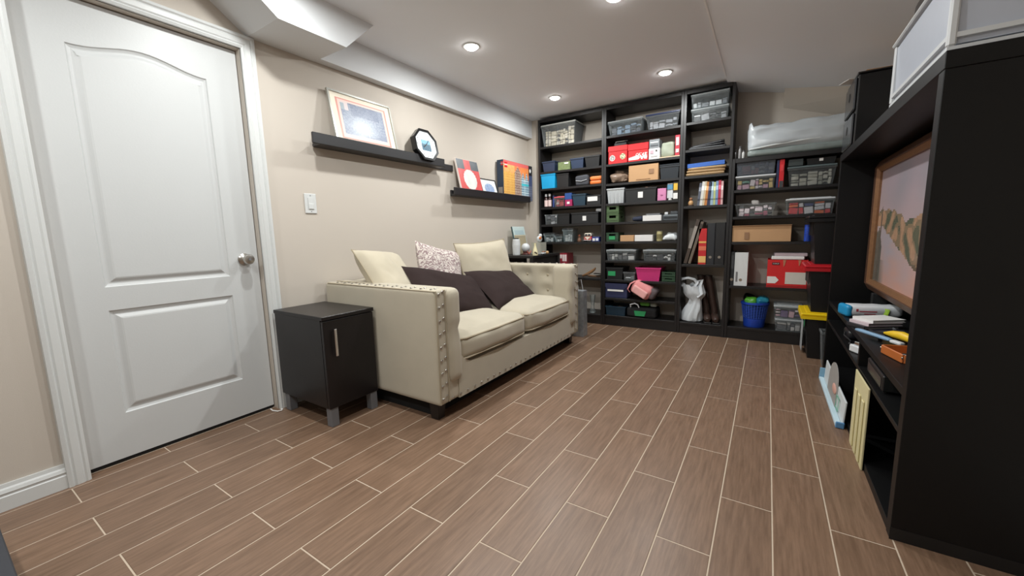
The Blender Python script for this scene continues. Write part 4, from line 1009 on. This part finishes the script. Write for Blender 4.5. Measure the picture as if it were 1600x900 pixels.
carton('dark green box on the script-paper tote', .046, .140, Z4[0]+.157, .052, cm((56,64,64), .5), tape=False, y0=3.895, d=.15, name='flat_box')
bt_ = thing('black_tray', 'black tray with small white tag on the script-paper tote', 'tray', (.25,3.895,Z4[0]+.1575))
obj('tray_body', MB().tub(-.09,.09,0,.18,0,.046,.008), BLK, bt_)
obj('white_tag', MB().box(-.012,.012,-.002,-.0005,.022,.042), paperM, bt_)
kx = bin_('clear open tote of leaflets on the low bookcase second shelf', -.308, -.018, Z4[1], .106, clearM, t=.020, contents=.8, pal=[(222,210,214),(120,122,126),(196,120,140),(90,94,98)])
one('crumpled_tissue', crumpled(-.03,.03,0,.06,0,.034,61,.012,24,.014,8), paperM, 'crumpled white tissue on the leaflet tote', 'tissue', loc=(-.16,3.94,Z4[1]+.098), smooth=True)
bin_('clear tote with orange and striped packets behind the black totes', .050, .350, Z4[1], .124, clearM, t=.010, contents=.85, pal=[(224,110,60),(206,60,66),(214,214,218),(60,70,120)], lid=milkM)
lc = carton('long open brown cardboard box on the low bookcase', -.318, .096, Z4[2], .132, cardM, tape=False, patches=[(-.10,.050,.034,.058,mat('faint_print', (146,112,84), .8))])
obj('flap', MB().box(-.207,.207,-.012,.10,.1325,.1355), cardM, lc)
bc = thing('blue_canister', 'small blue speckled canister right of the cardboard box', 'canister', (.203,3.905,Z4[2]+.0005))
obj('can_body', MB().lathe((0,0,0), [(.022,0),(.023,.003),(.023,.118)], 16), mat('blue_speckle', (40,72,170), .4, var=.9, scale=90), bc, True)
obj('can_lid', MB().lathe((0,0,0), [(.024,.1185),(.024,.128),(.021,.130)], 16), cm((30,56,140),.4), bc, True)
ring_binder('black binder next to the white one, low bookcase', -.320, -.292, Z4[3], .292, (40,42,46), None, .23, (.7,.7,.5,.9,cm((70,72,76),.5)))
ring_binder('wide white binder standing in the low bookcase', -.289, -.190, Z4[3], .286, (214,216,216), None, .23, (.75,-.45,.12,.42,cm((120,120,122),.5)))
rx = thing('paper_carton', 'red office-paper carton with white label and papers on top', 'box', (.085,3.885,Z4[3]+.0005))
RD = cm((206,34,36), .5)
obj('carton', MB().tub(-.135,.135,0,.24,0,.228,.0,.004), RD, rx)
obj('base_band', MB().box(-.1365,.1365,-.0015,-.0002,.0,.02), cm((160,24,28),.5), rx)
obj('white_label', MB().box(-.010,.130,-.0018,-.0003,.032,.128), mat('pale_label', (206,200,192), .6), rx)
obj('arrow_label', MB().prism([(-.132,.034),(-.075,.034),(-.052,.062),(-.075,.090),(-.132,.090)], -.0018, -.0003, 'y'), paperM, rx)
dk = obj('name_plate', MB().box(-.104,-.052,-.0018,-.0003,.186,.206), cm((70,20,22),.5), rx)
text('STAPLES', .0115, paperM, dk, (-.078,-.0024,.196), FACE_FRONT)
obj('torn_flap', MB().prism([(-.03,.228),(-.01,.226),(-.018,.185),(-.026,.170)], -.0022, -.0003, 'y').prism([(.07,.228),(.09,.226),(.082,.19),(.076,.178)], -.0022, -.0003, 'y'), cm((180,120,90),.8), rx)
for i in range(2):
    one('paper_ream', MB().cbox(-.11,.11,0,.19,0,.026,.004), (paperM, cm((206,190,196),.6))[i], ('lower stack of white paper on the red carton','upper stack of pinkish paper on the red carton')[i], 'paper', loc=(.085+.02*i,3.897+.012*i,Z4[3]+.2295+.0265*i), rot=(0,0,R(2*i)))
# laundry basket
bkx = thing('basket', 'blue lattice plastic basket with plastic bags in it', 'basket', (-.124,3.99,Z4[4]+.0006))
BL = cm((30,66,168), .4)
obj('base_cup', MB().lathe((0,0,0), [(.078,0),(.080,.004),(.085,.075),(.082,.075),(.075,.006)], 28), BL, bkx, True)
lt = MB()
for i in range(28):
    a = 2*PI*i/28; lt.tube([(.083*math.cos(a),.083*math.sin(a),.074),(.100*math.cos(a),.100*math.sin(a),.196)], .0024, 5)
for k_ in range(8):
    z = .084+k_*.014; r_ = .0845+(.0165)*(z-.084)/.112; lt.lathe((0,0,0), [(r_-.002,z-.002),(r_+.002,z-.002),(r_+.002,z+.002),(r_-.002,z+.002)], 28)
obj('lattice', lt, cm((60,92,190), .4), bkx)
obj('top_rim', MB().lathe((0,0,0), [(.097,.195),(.106,.196),(.108,.202),(.106,.214),(.098,.214)], 28), BL, bkx, True)
one('plastic_bag', crumpled(-.055,.035,-.05,.06,-.04,.045,71,.02,20,.03,10), mat('green_film', (96,186,60), .25), 'bright green plastic bag stuffed in the blue basket', 'bag', loc=(-.145,3.975,Z4[4]+.215), smooth=True)
one('plastic_bag', crumpled(-.04,.045,-.05,.06,-.04,.045,73,.02,20,.03,10), mat('turquoise_film', (52,150,178), .25), 'turquoise plastic bag stuffed in the blue basket', 'bag', loc=(-.075,3.985,Z4[4]+.218), smooth=True)
one('plastic_bag', crumpled(-.06,.05,0,.06,-.03,.05,75,.02,20,.03,10), mat('black_film', (22,22,24), .3), 'black plastic bag hanging at the back of the blue basket', 'bag', loc=(-.155,4.035,Z4[4]+.225), smooth=True)
bin_('clear drawer box of printed papers, lower of two by the basket', .030, .212, Z4[4], .100, clearM, t=.004, contents=.85, pal=[(214,212,210),(90,92,98),(190,190,190)], lid=lidM)
bin_('clear drawer box of pink and purple papers, upper of two by the basket', .018, .208, Z4[4]+.108, .104, clearM, t=.004, contents=.85, pal=[(206,170,180),(110,90,130),(214,206,206)], lid=lidM)

# ================================================================== BACK-LEFT CORNER
sd = thing('side_table', 'dark side table of ornaments behind the far sofa arm', 'table', (-2.115,3.50,0))
obj('table_top', MB().cbox(-.225,.215,-.285,.285,.722,.745,.002), blackM, sd)
for (x, y) in ((-.205,-.265),(-.205,.265),(.195,-.265),(.195,.265)): obj('leg', MB().cbox(x-.018,x+.018,y-.018,y+.018,0,.7215,.002), blackM, sd)
obj('front_apron', MB().box(.182,.196,-.245,.245,.60,.7215), blackM, sd)
obj('back_apron', MB().box(-.205,-.191,-.245,.245,.60,.7215), blackM, sd)
TZ = .7455
o = thing('vase', 'tall white ribbed vase on the side table', 'vase', (-2.125,3.285,TZ))
obj('vase_body', MB().lathe((0,0,0), [(.032,0),(.036,.006),(.040,.10),(.036,.15),(.032,.158),(.028,.158),(.03,.02)], 12), milkM, o)
obj('dark_insert', MB().lathe((0,0,0), [(.020,.1585),(.024,.160),(.024,.168)], 12), BLK, o)
o = thing('globe_ornament', 'round white ornament on a red and white chevron stand', 'ornament', (-2.125,3.46,TZ))
obj('globe', MB().sphere((0,0,.068), .045, 18, 12), milkM, o, True)
obj('stand', MB().lathe((0,0,0), [(.040,0),(.040,.004),(.026,.016),(.030,.030)], 16), cm((90,50,46),.5), o, True)
obj('chevron', MB().prism([(-.038,.040),(0,.012),(.038,.040),(.038,.028),(0,.0),(-.038,.028)], .041, .044, 'x'), cm((206,110,90),.5), o)
o = thing('figurine', 'cream vase-shaped figurine at the side table front edge', 'figurine', (-1.932,3.315,TZ))
obj('figure_body', MB().lathe((0,0,0), [(.026,0),(.028,.010),(.024,.04),(.014,.075),(.009,.10),(.012,.118)], 14), cm((226,216,176),.4), o, True)
obj('dark_spots', MB().sphere((.020,-.014,.022), .009, 8, 5).sphere((.012,-.022,.030), .008, 8, 5), cm((60,50,40),.5), o, True)
o = thing('photo_frame', 'pale blue-green card frame leaning on the wall', 'picture', (-2.245,3.60,TZ), rot=(0,R(-12),0))
obj('frame_panel', MB().cbox(-.008,.004,-.11,.13,0,.29,.003), cm((196,212,210),.5), o)
obj('inner_card', MB().box(.0042,.006,-.08,.10,.06,.25), cm((176,196,200),.5), o)
obj('dark_edge', MB().box(-.009,.0045,-.118,-.1105,.0,.29), cm((70,90,92),.5), o)
o = thing('photo_frame', 'khaki card standing in front of the pale frame', 'picture', (-2.195,3.52,TZ), rot=(0,R(-10),0))
obj('frame_panel', MB().cbox(-.006,.004,-.10,.11,0,.20,.003), cm((168,156,130),.6), o)
obj('frame_edge', MB().box(.0042,.0055,-.095,.105,.185,.195), cm((190,180,156),.6), o)
o = thing('glass_box', 'clear display box with a white figure on it', 'container', (-2.08,3.66,TZ))
obj('panes', MB().box(-.055,.055,-.06,.06,0,.115), clear_mat('display_glass', (206,204,190), .5, .1), o)
obj('base', MB().box(-.058,.058,-.063,.063,-.0002,.004), milkM, o)
o = thing('figurine', 'white and orange bird figure on the display box', 'figurine', (-2.08,3.67,TZ+.1155))
obj('bird_body', MB().sphere((0,0,.034), .034, 12, 8, (.8,1.1,1)), milkM, o, True)
obj('bird_head', MB().sphere((.0,.022,.070), .020, 10, 7), milkM, o, True)
obj('wing', MB().sphere((.018,-.012,.044), .022, 10, 6, (.5,1.2,.8)), cm((200,126,80),.5), o, True)
o = thing('toy_car', 'tiny white toy car on the side table edge', 'toy', (-1.925,3.47,TZ))
obj('car_body', softbox(-.016,.016,-.03,.03,.005,.020,.006,4), milkM, o, True)
obj('cabin', softbox(-.013,.013,-.014,.018,.0205,.034,.006,4), cm((150,110,90),.4), o, True)
for s in (-1,1):
    for y in (-.018,.018): obj('wheel', MB().cyl((s*.014-.003,y,.0062), .006, .006, 8, axis='x'), BLK, o)
one('wooden_ball', MB().sphere((0,0,.0165), .0165, 14, 9), cm((186,150,106),.5), 'small tan ball at the side table end', 'ball', loc=(-1.922,3.545,TZ), smooth=True)
# gift bag behind the sofa
gb = thing('gift_bag', 'silver patterned gift bag standing beyond the sofa', 'bag', (-1.512,3.36,0.0005))
obj('bag_body', MB().taper(-.070,.070,-.045,.045,0,.425,-.004), mat('silver_pattern', (150,154,158), .3, metal=.3, var=.55, scale=26), gb)
for s in (-1, 1): obj('handle', MB().tube([(-.03,s*.05,.42),(-.022,s*.048,.50),(.012,s*.046,.52),(.03,s*.05,.42)], .0025, 6), milkM, gb, True)

# ================================================================== MEDIA UNIT ON THE RIGHT
UX0, UX1, UY0, UY1, UZ = .302, .70, 1.54, 3.335, 1.402
tu = thing('media_unit', 'large black media unit with open compartments along the right wall', 'cabinet', (UX0, UY0, 0))
D = UX1-UX0; LL = UY1-UY0
obj('side_panel', MB().cbox(0,D,0,.042,.0,UZ-.0455,.0015), tvM, tu)
obj('side_panel', MB().cbox(0,D,LL-.042,LL,.0,UZ-.0455,.0015), tvM, tu)
obj('top_panel', MB().cbox(-.001,D,-.001,LL+.001,UZ-.045,UZ,.0015), tvM, tu)
obj('tv_shelf', MB().cbox(.002,D-.004,.0425,LL-.0425,.445,.470,.0012), tvM, tu)
obj('lower_shelf', MB().cbox(.002,D-.004,.0425,LL-.0425,.325,.343,.0012), tvM, tu)
obj('bottom_panel', MB().cbox(.002,D-.004,.0425,LL-.0425,.0,.032,.0012), tvM, tu)
for (z0, z1) in ((.0325,.3245),(.3435,.4445)): obj('divider', MB().cbox(.003,D-.006,.70,.722,z0,z1,.001), tvM, tu)
obj('back_panel', MB().box(D-.0035,D,.0425,LL-.0425,.0,UZ-.046), tvM, tu)
obj('plinth_strip', MB().box(-.0012,D,-.0012,-.0002,.0,.040), cm((14,14,15),.5), tu)
# gold-framed landscape
pt = thing('framed_painting', 'gold-framed pink river landscape inside the media unit', 'picture', (.490, 2.665, .4706))
pw, ph, pz = 1.245, .775, .092
def ring(w, h, a, b, x0, x1):
    mb = MB()
    o_ = [(-w/2+a,a),(w/2-a,a),(w/2-a,h-a),(-w/2+a,h-a)]; i_ = [(-w/2+b,b),(w/2-b,b),(w/2-b,h-b),(-w/2+b,h-b)]
    for (xo, xi) in ((x0[0],x0[1]),(x1,x1)):
        mb.v += [(xo,p_,q_+pz) for p_,q_ in o_]+[(xi,p_,q_+pz) for p_,q_ in i_]
    for i in range(4):
        j = (i+1) % 4
        mb.f += [(i,j,4+j,4+i),(8+i,12+i,12+j,8+j),(i,8+i,8+j,j),(4+i,4+j,12+j,12+i)]
    return mb
obj('outer_frame', ring(pw,ph,0,.042,(-.004,-.030),.03), goldM, pt)
obj('inner_frame', ring(pw,ph,.0425,.066,(-.022,-.008),.03), mat('bright_gold_wood', (138,100,70), .4, metal=.35, var=.25, scale=50, bump=.3), pt)
obj('backing', MB().box(.004,.03,-pw/2+.066,pw/2-.066,pz+.066,pz+ph-.066), BLK, pt)
for s in (-1, 1): obj('foot', MB().cbox(-.02,.05,s*.40-.02,s*.40+.02,0,pz-.0005,.003), BLK, pt)
def land(u, v):
    U = u/.66; f = .5+.5*nz(U*26, v*28, 4); g = .5+.5*nz(U*9, v*8, 9)
    sky = mixc((178,162,170), (150,150,158), .9*max(0, nz(U*2.2+2, v*3.5)+.2)); sky = mixc(sky, (198,170,168), (.85-v)*1.6 if v < .85 else 0)
    ridge = .60+.05*math.sin(U*5+.4)+.05*nz(U*7, 3)
    bank = .50-.34*max(0, U-.16)+.025*nz(U*14, 6)
    if .10 < U < .135 and v < .70-abs(U-.118)*6: return mixc((58,68,70), (82,90,88), f)
    if U < .20 and v < .46+.08*nz(U*20, 2)-max(0, U-.1)*1.4: return mixc((70,80,80), (108,110,102), f)
    if bank < v < ridge:
        if g > .56: return mixc((196,158,128), (164,130,106), f)
        if g > .42: return mixc((132,120,98), (150,126,104), f)
        return mixc((84,92,80), (112,112,92), f)
    if v >= ridge: return sky
    w_ = mixc((178,168,174), (208,162,148), max(0, .40-v)*2.2+.35*nz(U*4, v*16, 5))
    if U < .34 and v < .20: return mixc((96,98,90), w_, (U-.12)*4+v)
    return w_
painting = printed('canvas', pw-.132, ph-.132, 130, 74, land, pt, (.0032, 0, pz+ph/2), FACE_NX, print_mat('glazed_print', .18))
# ---- on top of the unit
bn = thing('storage_bin', 'large frosted white storage bin on the near end of the media unit', 'bin', (.505,1.855,UZ+.0006))
hx, hy, hh = .20, .298, .232
frostM = mat('frosted_blue_white', (184,190,202), .3, var=.03)
obj('body', MB().taper(-hx+.006,hx-.006,-hy+.006,hy-.006,.02,hh-.02,.006), frostM, bn)
for sx in (-1,1):
    for sy in (-1,1): obj('corner_post', MB().cbox(sx*hx-.018 if sx > 0 else -hx, hx if sx > 0 else -hx+.018, sy*hy-.018 if sy > 0 else -hy, hy if sy > 0 else -hy+.018, .014, hh-.0125, .004), milkM, bn)
obj('base_rail', rim_ring(-hx+.004,hx-.004,-hy+.004,hy-.004,0,.013,.003,.02), milkM, bn)
obj('middle_rail', rim_ring(-hx+.012,hx-.012,-hy+.012,hy-.012,.034,.046,.010,.01), milkM, bn)
obj('lid', MB().cbox(-hx-.006,hx+.006,-hy-.006,hy+.006,hh-.012,hh,.004), milkM, bn)
one('dark_bag', crumpled(-.07,.07,-.075,.075,0,.112,81,.008,10,.02,8), mat('dark_brown_cloth', (52,44,40), .8), 'dark brown bag on the frosted bin', 'bag', loc=(.412,2.045,UZ+.2345), smooth=True)
tw = thing('drawer_tower', 'black two-drawer plastic tower on the far end of the media unit', 'drawers', (.46,3.165,UZ+.0006))
obj('shell', MB().cbox(-.145,.15,-.165,.165,0,.385,.006), cm((16,16,18),.25), tw)
for i in range(2):
    z0 = .012+i*.188
    df = obj('drawer_front', MB().cbox(-.158,-.1455,-.155,.155,z0,z0+.172,.006), cm((52,54,58),.22), tw)
    obj('finger_hole', MB().lathe((-.1592,0,z0+.10), [(.024,0),(.024,.0008)], 18, 'x'), cm((6,6,7),.5), df)
obj('top_rim', MB().cbox(-.15,.152,-.168,.168,.3855,.395,.003), cm((30,28,28),.3), tw)
one('cardboard_sheet', MB().cbox(-.14,.16,-.14,.15,0,.006,.002), cardM, 'thin cardboard sheet on top of the black drawer tower', 'cardboard', loc=(.47,3.16,UZ+.397), rot=(0,0,R(6)))
one('paper_sheet', MB().cbox(-.02,.10,-.05,.05,0,.003,.001), paperM, 'small white card sticking out over the black drawer tower', 'paper', loc=(.29,3.20,UZ+.4045), rot=(0,0,R(20)))
# ---- on the television shelf
TS = .4708
wp = thing('wipes_pack', 'blue and white pack of wet wipes on the media unit shelf', 'packet', (.425,2.80,TS), rotz=R(14))
obj('wrapper', softbox(-.125,.125,-.055,.055,0,.062,.028,12,lambda p,u: p+Vector((0,0,.004*nz(p.x*20,p.y*20)))), mat('wipes_white', (214,218,222), .3), wp, True)
obj('blue_end', softbox(-.1275,-.095,-.056,.056,-.0002,.063,.028,8), cm((30,140,190),.3), wp, True)
obj('green_flash', MB().tube([(.035,-.0545,.012),(.040,-.0565,.03),(.045,-.0545,.05)], .014, 8, .15), cm((150,190,50),.3), wp, True)
obj('printed_marks', MB().box(-.07,.005,-.0568,-.0562,.030,.036).box(-.085,-.075,-.0568,-.0562,.032,.046).box(-.05,.0,-.0568,-.0562,.018,.022), cm((176,70,80),.5), wp)
for i, (z, c_, nm) in enumerate(((0,(40,40,44),'black notebook at the bottom of the pile by the wipes'),(.0145,(206,190,196),'pinkish paperback in the pile by the wipes'),(.029,(226,226,224),'white book on top of the pile by the wipes'))):
    o = thing('book', nm, 'book', (.385+.012*i,2.50+.01*i,TS+.0002+z), rotz=R(28+3*i), group='pile of books on the media unit')
    obj('cover', MB().box(-.078,.078,-.055,.055,0,.002).box(-.078,.078,-.055,.055,.012,.014).box(-.078,-.076,-.055,.055,.002,.012), cm(c_,.5), o)
    obj('pages', MB().box(-.0758,.074,-.052,.052,.0022,.0118), (mat('grey_pages', (120,118,116), .8) if i < 2 else paperM), o)
o = thing('tablet', 'flat black tablet lying right of the book pile', 'tablet', (.44,2.36,TS), rotz=R(20))
obj('slab', MB().cbox(-.075,.075,-.055,.055,0,.010,.003), cm((20,21,24),.25), o)
obj('screen', MB().box(-.068,.068,-.048,.048,.0102,.0108), cm((30,34,44),.1), o)
o = thing('blue_wand', 'long pale blue plastic wand on the media unit shelf', 'toy', (.352,2.215,TS), rotz=R(-64))
obj('wand_body', softbox(-.115,.075,-.011,.011,.012,.026,.007,6), cm((126,160,190),.4), o, True)
obj('white_tip', softbox(.076,.13,-.011,.011,.010,.024,.006,5), milkM, o, True)
obj('stand', MB().box(-.02,.02,-.009,.009,0,.0118), BLK, o)
o = thing('yellow_toy', 'yellow curved banana-like toy by the blue wand', 'toy', (.425,2.215,TS), rotz=R(-66))
obj('toy_body', MB().tube([(-.085,.0,.018),(-.05,.006,.022),(0,.010,.025),(.05,.006,.023),(.085,-.004,.018)], [.005,.015,.019,.016,.006], 10), cm((230,190,40),.4), o, True)
obj('dark_tip', MB().sphere((-.088,0,.017), .0055, 8, 5), BLK, o, True)
tr = thing('leather_tray', 'orange-tan leather catch-all tray with keys', 'tray', (.392,1.945,TS), rotz=R(14))
tr.scale = (.78,.78,.85)
OR = mat('tan_leather', (178,98,44), .45, var=.12, scale=20)
obj('tray_floor', MB().box(-.058,.058,-.085,.085,0,.005), OR, tr)
for (x0, x1, y0, y1) in ((-.066,-.058,-.085,.085),(.058,.066,-.085,.085),(-.058,.058,-.093,-.085),(-.058,.058,.085,.093)):
    obj('tray_wall', MB().cbox(x0,x1,y0,y1,0,.038,.003), OR, tr)
for sx in (-1,1):
    for sy in (-1,1): obj('snap_button', MB().sphere((sx*.064,sy*.086,.024), .005, 8, 5), steelM, tr, True)
one('key_bunch', MB().tube([(.016*math.cos(a),.016*math.sin(a),.006+.001*a) for a in range(7)], .0025, 5).box(-.03,.02,-.04,-.03,.0,.004).box(-.01,.045,-.02,-.008,.002,.006), cm((34,32,34),.35), 'dark keys on a ring in the tan leather tray', 'keys', loc=(.392,1.95,TS+.0050), rot=(0,0,R(30)))
o = thing('stylus', 'thin grey rod lying below the gold frame', 'rod', (.455,2.78,TS), rotz=R(90))
obj('rod', MB().tube([(-.34,0,.0055),(.34,0,.0055)], .005, 8), cm((110,112,116),.3), o, True)
obj('rod_tip', MB().tube([(-.36,0,.0055),(-.3402,0,.0055)], [.001,.005], 8), cm((60,60,64),.3), o, True)
# ---- in the lower compartments
sb = thing('set_top_box', 'black set-top box with side vents on the lower shelf', 'device', (.425,2.02,.3436))
obj('case', MB().cbox(-.105,.115,-.13,.13,.006,.066,.004), cm((22,22,24),.4), sb)
for (x, y) in ((-.09,-.11),(.09,-.11),(-.09,.11),(.09,.11)): obj('foot', MB().cyl((x,y,0), .010, .0058, 8), BLK, sb)
vt = MB()
for i in range(9): vt.box(-.085+i*.021,-.073+i*.021,-.1312,-.1302,.014,.056)
obj('vents', vt, cm((5,5,6),.6), sb)
obj('front_panel', MB().box(-.1066,-.1052,-.11,.11,.016,.052), cm((44,44,48),.2), sb)
carton('small green and white packet on the lower shelf near the set-top box', .36, .44, .3434, .035, cm((60,160,70),.4), y0=1.70, d=.07, tape=False, patches=[(0,.018,.05,.016,paperM)], name='packet', cat='packet')
o = thing('white_adapter', 'white plug adapter and clip on the lower shelf far half', 'adapter', (.345,2.47,.3436), rotz=R(25))
obj('block', MB().cbox(-.028,.028,-.035,.035,0,.036,.005), milkM, o)
obj('clip', MB().cbox(-.02,.02,-.02,.015,.0365,.055,.004), chromeM, o)
o = thing('game_controller', 'black gadget with cords on the lower shelf far half', 'device', (.38,2.80,.3436))
obj('gadget_body', softbox(-.05,.05,-.07,.07,0,.05,.018,8), cm((26,26,30),.4), o, True)
obj('cord', MB().tube([(-.05,0,.03),(-.06,-.05,.02),(-.04,-.12,.006),(-.055,-.18,.006),(-.02,-.22,.006)], .004, 6), BLK, o, True)
# pale yellow ribbed board in front of the divider
yb = thing('ribbed_board', 'pale yellow ribbed panel leaning in the media unit opening', 'panel', (.297,2.075,.0008))
YM = mat('pale_yellow', (204,194,150), .7, var=.06)
obj('sheet', MB().cbox(-.003,.003,-.13,.13,0,.334,.001), YM, yb)
for i in range(3): obj('rib', MB().cbox(-.009,-.0032,-.095+i*.072,-.060+i*.072,.012,.268,.003), YM, yb)
# white and pale-blue play board, on its edge before the unit
wbd = thing('play_board', 'white and pale blue board with a grey arch standing at the media unit foot', 'board', (.2865,2.69,.0005), rot=(0,R(3),0))
obj('board', MB().cbox(-.004,.004,-.36,.36,.0,.130,.002), mat('board_white', (206,212,214), .5), wbd)
obj('foot_rail', MB().cbox(-.028,-.0045,-.36,.36,.0,.018,.003), mat('board_blue_white', (190,212,222), .4), wbd)
obj('end_cap', MB().cbox(-.029,.005,.3605,.372,.0,.075,.003), cm((120,160,184),.4), wbd)
obj('end_cap', MB().cbox(-.029,.005,-.372,-.3605,.0,.03,.003), cm((90,140,186),.4), wbd)
ar = [(.16,.019),(-.14,.019)]+[(.01+.15*math.cos(a), .105+.105*math.sin(a)) for a in [PI+(-PI)*i/14 for i in range(15)]]
obj('grey_arch', MB().prism([(y, z) for y, z in ar], -.0085, -.0045, 'x'), mat('grey_felt', (150,146,142), .8), wbd)
obj('pink_shape', MB().sphere((-.010,-.07,.095), .05, 14, 8, (.12,1.2,.5)), cm((206,160,146),.5), wbd, True)
obj('green_frame', MB().box(-.0105,-.0087,-.24,-.16,.03,.036).box(-.0105,-.0087,-.24,-.16,.09,.096).box(-.0105,-.0087,-.24,-.234,.036,.09).box(-.0105,-.0087,-.166,-.16,.036,.09), cm((110,176,150),.5), wbd)
# grey waste bin and tote stack beyond the unit
o = thing('waste_bin', 'grey translucent waste bin wedged between media unit and totes', 'bin', (.38,3.405,.0005))
obj('bin_body', MB().tub(-.095,.095,-.062,.062,0,.24,.016), smokeM, o)
obj('bin_rim', rim_ring(-.095,.095,-.062,.062,.228,.2395,.005), smokeM, o)
TB = cm((20,20,22),.4)
for i, (lc, nm) in enumerate((((232,196,20),'black tote with yellow lid at the bottom of the stack'),((186,30,40),'black tote with red lid in the middle of the stack'),((22,22,24),'black tote with black lid at the top of the stack'))):
    z0 = .0006+i*.346; o = thing('storage_tote', nm, 'tote', (.405,3.665,z0), group='stack of black totes', rotz=0)
    b_ = obj('body', MB().taper(-.200,.200,-.165,.165,0,.318,.024), TB, o)
    rb_ = MB()
    for k_ in range(4): rb_.box(-.203+.0, -.197, -.13+k_*.08, -.10+k_*.08, .20, .315)
    obj('ribs', rb_, TB, b_, kind='stuff')
    lm = cm(lc,.35)
    l_ = obj('lid', MB().cbox(-.232,.215,-.18,.18,.3185,.338,.006).cbox(-.20,.185,-.15,.15,.3382,.3445,.003), lm, o)
    obj('lid_lip', rim_ring(-.225,.209,-.174,.174,.296,.3183,.007,.004), lm, l_)
    for s in (-1, 1): obj('handle_clip', MB().cbox(-.05,.05,s*.182-.006,s*.182+.006,.285,.335,.004), lm if i < 2 else TB, o)
    if i == 0:
        obj('paper_sheet', MB().prism([(-.02,.02),(.13,.02),(.13,.25),(-.02,.25)], -.2065, -.2045, 'x'), mat('clear_sheet', (190,194,196), .3), o)
        obj('green_tag', MB().prism([(-.172,.290),(-.11,.292),(-.12,.25),(-.16,.235)], -.2095, -.2070, 'x'), GTAG, o)
# dark low box at the left edge of the view
db = thing('storage_ottoman', 'dark grey low box at the lower left edge of the photo', 'ottoman', (-1.62,-.185,.0005))
obj('box_body', softbox(-.36,.36,-.24,.24,0,.15,.012,6), cm((56,58,64),.7), db, True)
obj('box_lid', softbox(-.365,.365,-.243,.243,.1505,.19,.012,6), cm((50,52,58),.7), db, True)
